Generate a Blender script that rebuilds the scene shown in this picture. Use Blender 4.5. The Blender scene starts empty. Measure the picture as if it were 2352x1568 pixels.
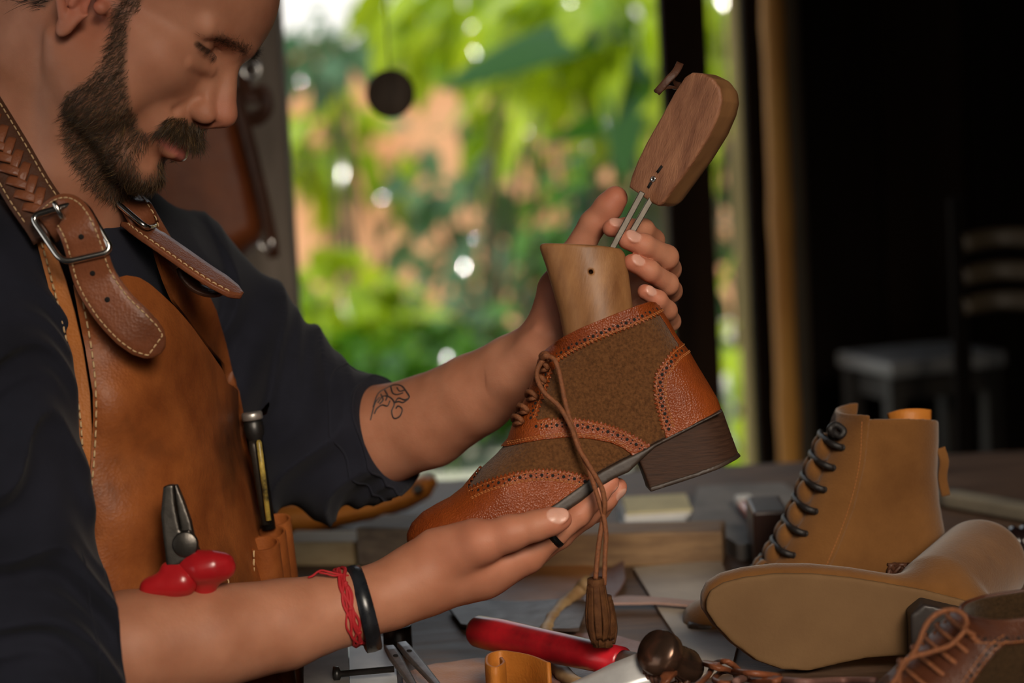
import bpy, bmesh, math, random
import numpy as np
from mathutils import Vector, Matrix
from mathutils.bvhtree import BVHTree
from mathutils.geometry import delaunay_2d_cdt
PI = math.pi
SC = bpy.context.scene
COL = SC.collection
rng = np.random.default_rng(7)
random.seed(7)

# ------------------------------------------------------------------ camera
FPX = 85.0 / 36.0 * 2352
CAM = np.array([0.0, 0.0, 1.37])
PITCH, ROLL = math.radians(7.0), math.radians(3.0)
_f = np.array([0, math.cos(PITCH), -math.sin(PITCH)])
_r0 = np.array([1.0, 0, 0]); _u0 = np.array([0, math.sin(PITCH), math.cos(PITCH)])
CR = _r0 * math.cos(ROLL) - _u0 * math.sin(ROLL)
CU = _u0 * math.cos(ROLL) + _r0 * math.sin(ROLL)
CF = _f

def U(px, py, d):
    """world point seen at photo pixel px,py at distance d along the view axis"""
    return CAM + CF * d + CR * ((px - 1176) / FPX * d) + CU * (-(py - 784) / FPX * d)

def UZ(px, py, z):
    """world point on the horizontal plane z seen at px,py"""
    v = CF + CR * ((px - 1176) / FPX) + CU * (-(py - 784) / FPX)
    return CAM + v * ((z - CAM[2]) / v[2])

def UY(px, py, y):
    v = CF + CR * ((px - 1176) / FPX) + CU * (-(py - 784) / FPX)
    return CAM + v * ((y - CAM[1]) / v[1])

def nrm(v):
    v = np.asarray(v, float); n = np.linalg.norm(v, axis=-1, keepdims=True)
    return v / np.maximum(n, 1e-12)

# ------------------------------------------------------------------ scene helpers
def tag(o, label=None, cat=None, group=None, kind=None):
    if label: o['label'] = label
    if cat: o['category'] = cat
    if group: o['group'] = group
    if kind: o['kind'] = kind
    return o

def empty(name, loc, label=None, cat=None, group=None):
    o = bpy.data.objects.new(name, None); COL.objects.link(o)
    o.location = Vector([float(v) for v in loc]); o.empty_display_size = 0.05
    bpy.context.view_layer.update()
    return tag(o, label, cat, group)

def link(name, me, mat=None, parent=None, smooth=True, label=None):
    o = bpy.data.objects.new(name, me); COL.objects.link(o)
    if mat is not None:
        for m in (mat if isinstance(mat, (list, tuple)) else [mat]): me.materials.append(m)
    if smooth:
        me.polygons.foreach_set('use_smooth', np.ones(len(me.polygons), bool))
    if parent is not None:
        o.parent = parent
        pm = Matrix.Translation(parent.matrix_world.translation) if parent.parent is None else parent.matrix_world
        o.matrix_parent_inverse = pm.inverted()
    bpy.context.view_layer.update()
    if label: o['label'] = label
    return o

def mesh_np(name, V, F, mats=None, fmat=None):
    """V (n,3); F list/array of faces (all the same size array or mixed list)"""
    me = bpy.data.meshes.new(name)
    V = np.asarray(V, np.float32)
    if isinstance(F, np.ndarray):
        n, k = F.shape
        me.vertices.add(len(V)); me.vertices.foreach_set('co', V.ravel())
        me.loops.add(n * k); me.loops.foreach_set('vertex_index', F.astype(np.int32).ravel())
        me.polygons.add(n); me.polygons.foreach_set('loop_start', np.arange(0, n * k, k, dtype=np.int32))
        me.update(calc_edges=True)
    else:
        me.from_pydata([tuple(map(float, v)) for v in V], [], [tuple(map(int, f)) for f in F])
    if fmat is not None:
        me.polygons.foreach_set('material_index', np.asarray(fmat, np.int32))
    me.validate(clean_customdata=False)
    me.update()
    return me

class MB:
    """collects verts/faces (with material slots) into one mesh"""
    def __init__(s): s.V = []; s.F = []; s.M = []; s.n = 0
    def add(s, V, F, m=0):
        V = np.asarray(V, float)
        for f in F: s.F.append(tuple(int(i) + s.n for i in f)); s.M.append(m)
        s.V.append(V); s.n += len(V); return s
    def tube(s, pts, r, n=8, m=0, caps=True, closed=False):
        s.add(*tube_geo(pts, r, n, caps, closed), m=m); return s
    def ribbon(s, pts, nor, w, t, m=0, closed=False):
        s.add(*ribbon_geo(pts, nor, w, t, closed), m=m); return s
    def box(s, c, size, R=None, bev=0.0, m=0):
        bm = bmesh.new(); bmesh.ops.create_cube(bm, size=1)
        for v in bm.verts: v.co = Vector((v.co.x * size[0], v.co.y * size[1], v.co.z * size[2]))
        if bev > 0: bmesh.ops.bevel(bm, geom=list(bm.edges), offset=bev, segments=2, affect='EDGES', profile=0.6)
        bm.verts.index_update()
        V = np.array([v.co[:] for v in bm.verts]); F = [[v.index for v in f.verts] for f in bm.faces]; bm.free()
        if R is not None: V = V @ np.asarray(R).T
        s.add(V + np.asarray(c), F, m); return s
    def lathe(s, prof, c, axis=(0, 0, 1), n=24, m=0):
        """prof: list of (r,h) along axis from c"""
        a = nrm(axis); u = nrm(np.cross(a, [0.3, 0.9, 0.1])); v = np.cross(a, u)
        V = []; F = []
        for r, h in prof:
            for k in range(n):
                t = 2 * PI * k / n
                V.append(np.asarray(c) + a * h + (u * math.cos(t) + v * math.sin(t)) * r)
        for i in range(len(prof) - 1):
            for k in range(n):
                F.append((i * n + k, i * n + (k + 1) % n, (i + 1) * n + (k + 1) % n, (i + 1) * n + k))
        F.append(tuple(range(n))[::-1]); F.append(tuple((len(prof) - 1) * n + k for k in range(n)))
        s.add(V, F, m); return s
    def build(s, name, mat, parent=None, smooth=True, label=None, auto=None):
        me = mesh_np(name, np.concatenate(s.V), s.F, fmat=s.M)
        o = link(name, me, mat, parent, smooth, label)
        if auto is not None: sharp(o, auto)
        return o

def sharp(o, deg=40):
    me = o.data
    bm = bmesh.new(); bm.from_mesh(me)
    lim = math.radians(deg)
    for e in bm.edges:
        if len(e.link_faces) == 2 and e.calc_face_angle(0) > lim: e.smooth = False
    bm.to_mesh(me); bm.free(); return o

def fix_normals(o):
    bm = bmesh.new(); bm.from_mesh(o.data)
    bmesh.ops.recalc_face_normals(bm, faces=bm.faces); bm.to_mesh(o.data); bm.free(); return o

def smooth_path(pts, n=40, closed=False):
    """catmull-rom resample through pts to n points"""
    P = np.asarray(pts, float); N = len(P)
    if closed: Q = np.concatenate([P[-1:], P, P[:2]])
    else: Q = np.concatenate([2 * P[:1] - P[1:2], P, 2 * P[-1:] - P[-2:-1]])
    segs = N if closed else N - 1
    out = []
    t = np.linspace(0, segs, n, endpoint=not closed)
    for u in t:
        i = min(int(u), segs - 1); f = u - i
        a, b, c, d = Q[i], Q[i + 1], Q[i + 2], Q[i + 3]
        out.append(0.5 * ((2 * b) + (c - a) * f + (2 * a - 5 * b + 4 * c - d) * f * f + (3 * b - a - 3 * c + d) * f ** 3))
    return resample(np.array(out), n, closed)

def resample(P, n, closed=False):
    P = np.asarray(P, float)
    Q = np.concatenate([P, P[:1]]) if closed else P
    L = np.r_[0, np.cumsum(np.linalg.norm(np.diff(Q, axis=0), axis=1))]
    t = np.linspace(0, L[-1], n, endpoint=not closed)
    return np.stack([np.interp(t, L, Q[:, k]) for k in range(Q.shape[1])], 1)

def tangents(P, closed=False):
    if closed: T = np.roll(P, -1, 0) - np.roll(P, 1, 0)
    else: T = np.gradient(P, axis=0)
    return nrm(T)

def tube_geo(pts, r, n=8, caps=True, closed=False):
    P = np.asarray(pts, float); N = len(P)
    r = np.broadcast_to(np.asarray(r, float), (N,))
    T = tangents(P, closed)
    u = nrm(np.cross(T[0], [0.31, 0.17, 0.93])); Us = []
    for i in range(N):
        u = u - T[i] * np.dot(u, T[i]); u = nrm(u); Us.append(u)
    Us = np.array(Us); W = np.cross(T, Us)
    a = np.arange(n) * 2 * PI / n
    V = (P[:, None] + r[:, None, None] * (Us[:, None] * np.cos(a)[None, :, None] + W[:, None] * np.sin(a)[None, :, None])).reshape(-1, 3)
    F = []
    for i in range(N if closed else N - 1):
        j = (i + 1) % N
        for k in range(n): F.append((i * n + k, i * n + (k + 1) % n, j * n + (k + 1) % n, j * n + k))
    if caps and not closed:
        F.append(tuple(range(n))[::-1]); F.append(tuple((N - 1) * n + k for k in range(n)))
    return V, F

def ribbon_geo(pts, nor, w, t, closed=False):
    """flat strap of width w thickness t along pts, nor = outward face normals; rounded edges"""
    P = np.asarray(pts, float); N = len(P)
    T = tangents(P, closed); nor = np.broadcast_to(np.asarray(nor, float), P.shape)
    nor = nrm(nor - T * np.sum(nor * T, 1, keepdims=True)); B = np.cross(T, nor)
    w = np.broadcast_to(np.asarray(w, float), (N,))[:, None]
    prof = [(-.5, .3), (-.485, .5), (-.25, .55), (0, .56), (.25, .55), (.485, .5), (.5, .3), (.5, -.3), (.485, -.5), (0, -.5), (-.485, -.5), (-.5, -.3)]
    V = np.stack([P + B * w * a + nor * t * b for a, b in prof], 1).reshape(-1, 3); n = len(prof)
    F = []
    for i in range(N if closed else N - 1):
        j = (i + 1) % N
        for k in range(n): F.append((i * n + k, j * n + k, j * n + (k + 1) % n, i * n + (k + 1) % n))
    if not closed:
        F.append(tuple(range(n))); F.append(tuple((N - 1) * n + k for k in range(n))[::-1])
    return V, F

def stitches(mb, pts, nor, pitch=0.0045, length=0.0032, r=0.00045, m=0, lift=0.0):
    """row of little thread stitches along a path"""
    P = np.asarray(pts, float)
    L = np.r_[0, np.cumsum(np.linalg.norm(np.diff(P, axis=0), axis=1))]
    nor = np.broadcast_to(np.asarray(nor, float), P.shape)
    n = max(2, int(L[-1] / pitch)); at = lambda s, A: np.array([np.interp(s, L, A[:, k]) for k in range(3)])
    for i in range(n):
        s0 = (i + .15) * L[-1] / n; s1 = s0 + length * L[-1] / n / pitch
        q = [at(s0 + (s1 - s0) * f, P) + nrm(at(s0, nor)) * (lift + h * r) for f, h in ((0, -.8), (.2, .5), (.5, .9), (.8, .5), (1, -.8))]
        mb.tube(q, r, 5, m=m)

# ------------------------------------------------------------------ materials
MATS = {}
def mat(name, col=(.5, .5, .5), rough=.6, metal=0.0, var=0.0, vscale=30.0, bump=0.0, bscale=200.0, spec=0.5,
        col2=None, coat=0.0, sheen=0.0, sss=0.0, stretch=None, detail=4.0, attr=None, bdist=0.001, rvar=0.0, axes=None):
    """principled material with noise colour variation and noise bump, in object coordinates"""
    if name in MATS: return MATS[name]
    m = bpy.data.materials.new(name); m.use_nodes = True; MATS[name] = m
    nt = m.node_tree; N = nt.nodes; L = nt.links; b = N['Principled BSDF']
    b.inputs['Base Color'].default_value = (*col, 1); b.inputs['Roughness'].default_value = rough
    b.inputs['Metallic'].default_value = metal; b.inputs['Specular IOR Level'].default_value = spec
    b.inputs['Coat Weight'].default_value = coat; b.inputs['Coat Roughness'].default_value = .25
    if sheen: b.inputs['Sheen Weight'].default_value = sheen; b.inputs['Sheen Roughness'].default_value = .5
    if sss:
        b.inputs['Subsurface Weight'].default_value = sss
        b.inputs['Subsurface Radius'].default_value = (1.0, .35, .18); b.inputs['Subsurface Scale'].default_value = 0.006
    tc = N.new('ShaderNodeTexCoord'); vec = tc.outputs['Object']
    if stretch is not None:
        mp = N.new('ShaderNodeMapping'); mp.vector_type = 'TEXTURE'; mp.inputs['Scale'].default_value = [1 / k for k in stretch[:3]]
        if axes is not None: mp.inputs['Rotation'].default_value = Matrix(np.asarray(axes).tolist()).to_euler()
        L.new(vec, mp.inputs['Vector']); vec = mp.outputs['Vector']
    if var or col2:
        nz = N.new('ShaderNodeTexNoise'); nz.inputs['Scale'].default_value = vscale; nz.inputs['Detail'].default_value = detail
        nz.inputs['Roughness'].default_value = .6
        L.new(vec, nz.inputs['Vector'])
        rp = N.new('ShaderNodeValToRGB'); L.new(nz.outputs['Fac'], rp.inputs['Fac'])
        rp.color_ramp.elements[0].position = .32; rp.color_ramp.elements[1].position = .68
        c2 = col2 or tuple(min(1, c * (1 + var)) for c in col); c1 = col if col2 else tuple(c * (1 - var) for c in col)
        rp.color_ramp.elements[0].color = (*c1, 1); rp.color_ramp.elements[1].color = (*c2, 1)
        L.new(rp.outputs['Color'], b.inputs['Base Color'])
        if rvar:
            mr = N.new('ShaderNodeMapRange'); mr.inputs['To Min'].default_value = rough - rvar; mr.inputs['To Max'].default_value = rough + rvar
            L.new(nz.outputs['Fac'], mr.inputs['Value']); L.new(mr.outputs['Result'], b.inputs['Roughness'])
    if bump:
        n2 = N.new('ShaderNodeTexNoise'); n2.inputs['Scale'].default_value = bscale; n2.inputs['Detail'].default_value = 5
        L.new(vec, n2.inputs['Vector'])
        bp = N.new('ShaderNodeBump'); bp.inputs['Strength'].default_value = bump; bp.inputs['Distance'].default_value = bdist
        L.new(n2.outputs['Fac'], bp.inputs['Height']); L.new(bp.outputs['Normal'], b.inputs['Normal'])
    return m

def ramp(N, L, fac, stops):
    rp = N.new('ShaderNodeValToRGB'); L.new(fac, rp.inputs['Fac'])
    cr = rp.color_ramp
    while len(cr.elements) < len(stops): cr.elements.new(.5)
    for e, (p, c) in zip(cr.elements, stops): e.position = p; e.color = (*c, 1)
    return rp.outputs['Color']

def srgb(r, g, b):
    f = lambda c: ((c / 255) / 12.92 if c / 255 < .04045 else ((c / 255 + .055) / 1.055) ** 2.4)
    return (f(r), f(g), f(b))

# ------------------------------------------------------------------ implicit surfaces
def smin(a, b, k):
    if k <= 0: return np.minimum(a, b)
    h = np.clip(.5 + .5 * (b - a) / k, 0, 1)
    return b + (a - b) * h - k * h * (1 - h)
def smax(a, b, k): return -smin(-a, -b, k)

def rc(p, a, b, ra, rb):
    a = np.asarray(a, np.float32); ab = np.asarray(b, np.float32) - a
    t = np.clip((p - a) @ ab / max(float(ab @ ab), 1e-12), 0, 1)
    return np.linalg.norm(p - a - t[:, None] * ab, axis=1) - (ra + (rb - ra) * t)
def sph(p, c, r): return np.linalg.norm(p - np.asarray(c, np.float32), axis=1) - r
def ell(p, c, r, R=None):
    q = p - np.asarray(c, np.float32)
    if R is not None: q = q @ np.asarray(R, np.float32)      # columns of R = axes
    r = np.asarray(r, np.float32)
    k0 = np.linalg.norm(q / r, axis=1); k1 = np.linalg.norm(q / (r * r), axis=1)
    return k0 * (k0 - 1) / np.maximum(k1, 1e-9)

def rotx(a): c, s = math.cos(a), math.sin(a); return np.array([[1, 0, 0], [0, c, -s], [0, s, c]])
def roty(a): c, s = math.cos(a), math.sin(a); return np.array([[c, 0, s], [0, 1, 0], [-s, 0, c]])
def rotz(a): c, s = math.cos(a), math.sin(a); return np.array([[c, -s, 0], [s, c, 0], [0, 0, 1]])

def surface_nets(f, lo, hi, h, B=8, batch=400, lip=1.0):
    """mesh f(p)=0 inside lo..hi on a lattice of pitch h, only visiting blocks near the surface"""
    lo = np.asarray(lo, float); hi = np.asarray(hi, float)
    nb = np.maximum(1, np.ceil((hi - lo) / (h * B)).astype(int))
    gi = np.stack(np.meshgrid(*[np.arange(k) for k in nb], indexing='ij'), -1).reshape(-1, 3)
    cen = lo + (gi + .5) * B * h
    d = np.concatenate([f(cen[i:i + 100000].astype(np.float32)) for i in range(0, len(cen), 100000)])
    act = gi[np.abs(d) < (B * h * .87 + 1.5 * h) * lip]
    loc = np.stack(np.meshgrid(*[np.arange(-1, B + 1)] * 3, indexing='ij'), -1).reshape(-1, 3)
    n1 = B + 2
    dims = nb * B + 4
    keyf = lambda c: ((c[..., 0] + 2) * dims[1] + (c[..., 1] + 2)) * dims[2] + (c[..., 2] + 2)
    KV, PV, FQ = [], [], []
    for s in range(0, len(act), batch):
        a = act[s:s + batch]
        idx = a[:, None] * B + loc[None]                      # (b,1000,3) corner ids
        P = (lo + idx * h).reshape(-1, 3).astype(np.float32)
        D = f(P).reshape(-1, n1, n1, n1)
        S = D < 0
        c8 = [D[:, i:n1 - 1 + i, j:n1 - 1 + j, k:n1 - 1 + k] for i in (0, 1) for j in (0, 1) for k in (0, 1)]
        sg = [x < 0 for x in c8]
        ns = sum(x.astype(np.int8) for x in sg)
        m = (ns > 0) & (ns < 8)
        bi, ci, cj, ck = np.nonzero(m)
        if len(bi) == 0: continue
        vals = np.stack([x[m] for x in c8], 1)
        offs = np.array([(i, j, k) for i in (0, 1) for j in (0, 1) for k in (0, 1)], float)
        acc = np.zeros((len(bi), 3)); cnt = np.zeros(len(bi))
        for x in range(8):
            for y in range(x + 1, 8):
                if np.abs(offs[x] - offs[y]).sum() != 1: continue
                va, vb = vals[:, x], vals[:, y]
                c = (va < 0) != (vb < 0)
                t = np.where(c, va / np.where(c, va - vb, 1), 0)
                acc += c[:, None] * (offs[x] + t[:, None] * (offs[y] - offs[x])); cnt += c
        cell = a[bi] * B + np.stack([ci, cj, ck], 1) - 1
        KV.append(keyf(cell)); PV.append(lo + (cell + acc / cnt[:, None]) * h)
        for ax in range(3):
            I = slice(1, B + 1)
            sl = [I, I, I]; sl2 = [I, I, I]; sl2[ax] = slice(2, B + 2)
            s0 = S[(slice(None), *sl)]; s1 = S[(slice(None), *sl2)]
            e = s0 != s1
            b2, x, y, z = np.nonzero(e)
            if len(b2) == 0: continue
            base = a[b2] * B + np.stack([x, y, z], 1)
            u, v = (ax + 1) % 3, (ax + 2) % 3
            q = []
            for du, dv in ((-1, -1), (0, -1), (0, 0), (-1, 0)):
                c = base.copy(); c[:, u] += du; c[:, v] += dv; q.append(keyf(c))
            q = np.stack(q, 1)
            fl = ~s0[e]
            q[fl] = q[fl][:, ::-1]
            FQ.append(q)
    K = np.concatenate(KV); Pn = np.concatenate(PV); Q = np.concatenate(FQ)
    uk, ix = np.unique(K, return_index=True)
    V = Pn[ix]
    F = np.searchsorted(uk, Q); F = np.minimum(F, len(uk) - 1)
    F = F[(uk[F] == Q).all(1)]
    used = np.unique(F); ix = np.full(len(V), -1); ix[used] = np.arange(len(used))
    return V[used], ix[F]

def relax(V, F, it=2, lam=.5):
    """laplacian smoothing of a quad mesh"""
    E = np.concatenate([F[:, [0, 1]], F[:, [1, 2]], F[:, [2, 3]], F[:, [3, 0]]])
    for _ in range(it):
        S = np.zeros_like(V); c = np.zeros(len(V))
        for a, b in ((0, 1), (1, 0)):
            np.add.at(S, E[:, a], V[E[:, b]]); np.add.at(c, E[:, a], 1)
        V = V + lam * (S / np.maximum(c, 1)[:, None] - V)
    return V

def vnormals(V, F):
    n = np.cross(V[F[:, 2]] - V[F[:, 0]], V[F[:, 3]] - V[F[:, 1]])
    N = np.zeros_like(V)
    for k in range(4): np.add.at(N, F[:, k], n)
    return nrm(N)

def sd_poly(P, poly):
    """signed distance of 2-D points to a closed polygon (negative inside)"""
    poly = np.asarray(poly, np.float32); P = np.asarray(P, np.float32)
    d = np.full(len(P), 1e9, np.float32); ins = np.zeros(len(P), bool)
    for a, b in zip(poly, np.roll(poly, -1, 0)):
        ab = b - a; ap = P - a
        t = np.clip(ap @ ab / max(float(ab @ ab), 1e-14), 0, 1)
        q = ap - t[:, None] * ab; d = np.minimum(d, (q * q).sum(1))
        c = (a[1] > P[:, 1]) != (b[1] > P[:, 1])
        if abs(b[1] - a[1]) > 1e-12:
            xi = (b[0] - a[0]) * (P[:, 1] - a[1]) / (b[1] - a[1]) + a[0]
            ins ^= c & (P[:, 0] < xi)
    d = np.sqrt(d); return np.where(ins, -d, d)

def d_line(P, line):
    line = np.asarray(line, np.float32); P = np.asarray(P, np.float32)
    d = np.full(len(P), 1e9, np.float32)
    for a, b in zip(line[:-1], line[1:]):
        ab = b - a; ap = P - a
        t = np.clip(ap @ ab / max(float(ab @ ab), 1e-14), 0, 1)
        q = ap - t[:, None] * ab; d = np.minimum(d, (q * q).sum(1))
    return np.sqrt(d)

class Grid2:
    """2-D function sampled on a grid, read back bilinearly"""
    def __init__(s, fn, lo, hi, h):
        s.lo = np.asarray(lo, np.float32); s.h = h
        s.n = np.ceil((np.asarray(hi) - s.lo) / h).astype(int) + 1
        X, Y = np.meshgrid(np.arange(s.n[0]), np.arange(s.n[1]), indexing='ij')
        s.G = fn(np.stack([X, Y], -1).reshape(-1, 2) * h + s.lo).reshape(s.n).astype(np.float32)
    def __call__(s, x, y):
        u = np.clip((x - s.lo[0]) / s.h, 0, s.n[0] - 1.001); v = np.clip((y - s.lo[1]) / s.h, 0, s.n[1] - 1.001)
        i = u.astype(int); j = v.astype(int); a = u - i; b = v - j; G = s.G
        return (G[i, j] * (1 - a) * (1 - b) + G[i + 1, j] * a * (1 - b) + G[i, j + 1] * (1 - a) * b + G[i + 1, j + 1] * a * b)

def set_attr(me, name, vals):
    at = me.attributes.new(name, 'FLOAT', 'POINT'); at.data.foreach_set('value', np.asarray(vals, np.float32))
# ------------------------------------------------------------------ sheets cut from a 2-D outline and laid on a surface
def cdt(poly, step, holes=()):
    """triangulate polygon (n,2) with interior points at spacing step"""
    poly = np.asarray(poly, float)
    lo, hi = poly.min(0), poly.max(0)
    sx, sy = (step, step) if np.isscalar(step) else step
    X, Y = np.meshgrid(np.arange(lo[0], hi[0], sx), np.arange(lo[1], hi[1], sy), indexing='ij')
    X = X + (np.arange(X.shape[1]) % 2)[None] * sx * .5
    P = np.stack([X, Y], -1).reshape(-1, 2)
    sc = np.array([1 / sx, 1 / sy])
    P = P[sd_poly(P * sc, poly * sc) < -.45]
    pts = [Vector(p) for p in np.concatenate([poly, P])]
    n = len(poly)
    r = delaunay_2d_cdt(pts, [], [list(range(n))], 1, 1e-9)
    V = np.array([v[:] for v in r[0]]); F = [tuple(f) for f in r[2]]
    # boundary order
    E = {}
    for f in F:
        for a, b in zip(f, f[1:] + f[:1]): E[(a, b)] = E.get((a, b), 0) + 1
    rim = [e for e in E if (e[1], e[0]) not in E]
    return V, F, rim

def dense(poly, step, closed=True):
    poly = np.asarray(poly, float); q = np.concatenate([poly, poly[:1]]) if closed else poly
    L = np.linalg.norm(np.diff(q, axis=0), axis=1).sum()
    return resample(poly, max(4, int(L / step)), closed)

def sheet(mb, poly, fmap, step, thick, m=0, mback=None, mrim=None, flip=None):
    """closed sheet: outline poly (2-D) mapped to 3-D by fmap(V2)->(n,3); thickness laid behind (away from the camera)"""
    V2, F, rim = cdt(poly, step)
    V = fmap(V2)
    n = np.zeros_like(V)
    for f in F:
        c = np.cross(V[f[1]] - V[f[0]], V[f[2]] - V[f[0]])
        for i in f: n[i] += c
    n = nrm(n)
    f0 = np.mean(n * (CAM - V), axis=0).sum()
    if flip is None: flip = f0 < 0
    if flip: n = -n; F = [f[::-1] for f in F]; rim = [(b, a) for a, b in rim]
    k = len(V)
    mb.add(V, F, m)
    base = mb.n
    mb.add(V - n * thick, [f[::-1] for f in F], m if mback is None else mback)
    # rim quads join the two copies
    R = sorted({i for e in rim for i in e}); ix = {v: i for i, v in enumerate(R)}
    rv = np.concatenate([V[R], (V - n * thick)[R]])
    mb.add(rv, [(ix[b], ix[a], ix[a] + len(R), ix[b] + len(R)) for a, b in rim], (m if mrim is None else mrim))
    return V, n
# ------------------------------------------------------------------ the craftsman: pose
def Rhead(y, p, r): return roty(p) @ rotx(r) @ rotz(-y)
HR_cam = Rhead(math.radians(11), math.radians(34.4), math.radians(4.2))     # camera-aligned axes (right, away, up)
CAMR = np.stack([CR, CF, CU], 1)
HR = CAMR @ HR_cam                                                        # head axes in the world
HO = U(305, 39, 1.93); HSC = 1.03
def H(*p): return HO + HR @ (np.array(p, float) * HSC / 1000)
def to_head(P): return (P - HO.astype(np.float32)) @ HR.astype(np.float32) * (1000 / HSC)

def f_head(P):
    q = to_head(P); l = q[:, 1]; a = q.copy(); a[:, 1] = np.abs(l)
    d = ell(q, (-12, 0, 52), (98, 77, 80))
    d = smin(d, ell(q, (34, 0, 42), (60, 62, 58)), 20)
    d = smin(d, ell(q, (38, 0, -12), (49, 60, 72)), 15)
    d = smin(d, rc(a, (2, 50, -50), (64, 22, -88), 17, 14), 16)
    d = smin(d, ell(q, (70, 0, -93), (23, 25, 17)), 10)
    d = smin(d, sph(a, (55, 43, -13), 22), 16)
    d = smin(d, rc(a, (50, 50, -8), (4, 66, 2), 13, 9), 14)
    d = smin(d, ell(a, (26, 46, -44), (36, 20, 40)), 14)
    d = smin(d, ell(q, (69, 0, -52), (27, 33, 28)), 12)
    d = smin(d, rc(a, (84, 9, 29), (73, 45, 28), 10, 8), 9)
    d = smin(d, sph(q, (86, 0, 30), 9), 8)
    # sockets
    d = smax(d, -ell(a, (95, 33, 15), (16, 18, 10.5)), 9)
    # nose
    d = smin(d, rc(q, (81, 0, 20), (102, 0, -14), 7.5, 8.5), 9)
    d = smin(d, rc(a, (78, 9, 2), (92, 10, -22), 8, 8), 8)
    d = smin(d, sph(q, (106, 0, -21), 10.2), 4)
    d = smin(d, ell(a, (94, 12.5, -28), (12, 8, 9)), 4)
    d = smin(d, rc(q, (105, 0, -29), (94, 0, -37), 4, 5.5), 4)
    d = smax(d, -ell(a, (99.5, 7.5, -35), (8.5, 4.2, 5)), 2)
    d = smax(d, -rc(a, (90, 20, -20), (82, 28, -38), 1.6, 1.6), 5)      # nasolabial fold
    # lips
    up = np.minimum(rc(a, (96, 0, -52.5), (94.5, 7, -52), 5.2, 5.0), rc(a, (94.5, 7, -52), (79, 25, -58), 5.0, 2.6))
    d = smin(d, up, 3.5)
    lo = np.minimum(rc(a, (91.5, 0, -67), (90, 8, -67), 7.6, 7.2), rc(a, (90, 8, -67), (77, 24, -61), 7.2, 3.4))
    d = smin(d, lo, 3.5)
    d = smax(d, -np.minimum(rc(a, (101, 0, -58.2), (90, 12, -58.2), 2.2, 2.0), rc(a, (92, 10, -58.4), (78, 27, -59.5), 1.8, .9)), 1.6)
    d = smax(d, -ell(q, (99, 0, -80), (10, 19, 6.5)), 8)
    # lids over the eyeballs, looking down
    d = smin(d, sph(a, (67, 33, 17.5), 13.4), 2.5)
    d = smax(d, -np.minimum(rc(a, (85.5, 22, 9.0), (82.0, 32, 11.5), 1.2, 2.1), rc(a, (82.0, 32, 11.5), (74, 47, 13.8), 2.1, .9)), 1.2)
    d = smax(d, -rc(a, (82, 20, 18.5), (72.5, 47, 21), .7, 1.0), 1.4)    # lid crease
    d = smin(d, rc(a, (84, 20, 1), (76, 44, -1), 3, 3), 6)             # lower lid bag
    # ears
    er = np.array(rotz(math.radians(22)))
    e = ell(a, (-8, 79, 3), (17, 4.5, 30), er)
    hx = [(3, 75, 8), (1, 80, 26), (-10, 86, 34), (-23, 90, 27), (-27, 91, 8), (-21, 89, -12), (-12, 84, -24)]
    for p0, p1 in zip(hx[:-1], hx[1:]): e = smin(e, rc(a, p0, p1, 3.6, 3.6), 2.5)
    e = smin(e, ell(a, (-7, 81, -27), (8.5, 4.6, 12), er), 4)
    e = smax(e, -ell(a, (0, 87, -2), (8.5, 9, 13)), 2.5)
    e = smax(e, -rc(a, (-4, 89, 22), (-20, 95, 4), 3, 3), 3)
    e = smin(e, rc(a, (-13, 86, 18), (-10, 85, -13), 3.2, 3.4), 2.5)
    e = smin(e, sph(a, (6.5, 75, -4), 5.5), 3)
    d = smin(d, e, 4)
    return d * (HSC / 1000)

def chain(P, pts, k=0.004, d=None):
    """pts: (point, radius) polyline of round cones"""
    for (a, ra), (b, rb) in zip(pts[:-1], pts[1:]):
        c = rc(P, a, b, ra, rb); d = c if d is None else smin(d, c, k)
    return d

# torso frame: lateral axis runs from the near (right) to the far (left) shoulder
SHR, SHL = U(-60, 690, 1.90), U(430, 640, 2.20)
TL = nrm(SHL - SHR); TU = nrm(np.array([0, 0, 1.0]) - TL * TL[2]); TF = np.cross(TL, TU)   # lateral, up, forward
TR = np.stack([TL, TF, TU], 1)
NECK = U(10, 560, 2.03)
ELR, WRR = U(25, 1560, 1.80), U(893, 1366, 1.885)
ELL_, WRL = U(770, 1020, 2.13), U(1262, 800, 2.005)
R_ARM = [(SHR, .036), (ELR, .038), (U(300, 1490, 1.815), .0435), (U(480, 1464, 1.835), .0402), (U(650, 1434, 1.855), .0345), (U(790, 1396, 1.87), .0285), (WRR, .0265), (U(960, 1335, 1.89), .027)]
L_ARM = [(SHL, .036), (U(500, 760, 2.19), .034), (ELL_ + CU * .012, .038), (U(880, 998, 2.105), .0425), (U(980, 968, 2.085), .0400), (U(1090, 906, 2.055), .0345), (U(1180, 852, 2.03), .0300), (WRL, .0275), (U(1292, 770, 2.0), .027)]

def f_neck(P):
    d = rc(P, H(-22, 0, -25), NECK, .056, .062)
    d = smin(d, rc(P, H(-58, 0, 0), U(-75, 430, 2.0), .052, .060), .03)
    d = smin(d, rc(P, H(20, 0, -70), U(150, 560, 1.985), .040, .045), .03)
    d = smin(d, rc(P, H(-14, -58, -42), U(165, 545, 1.955), .012, .011), .018)     # sternomastoid
    d = smin(d, sph(P, H(28, 0, -128), .018), .02)
    d = smin(d, rc(P, SHR + TL * .06, SHL - TL * .06, .058, .058), .05)
    d = smin(d, ell(P, U(90, 860, 2.05), (.125, .08, .22), TR), .06)
    d = smin(d, ell(P, U(200, 1400, 2.05), (.12, .08, .24), TR), .06)
    return d

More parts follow.
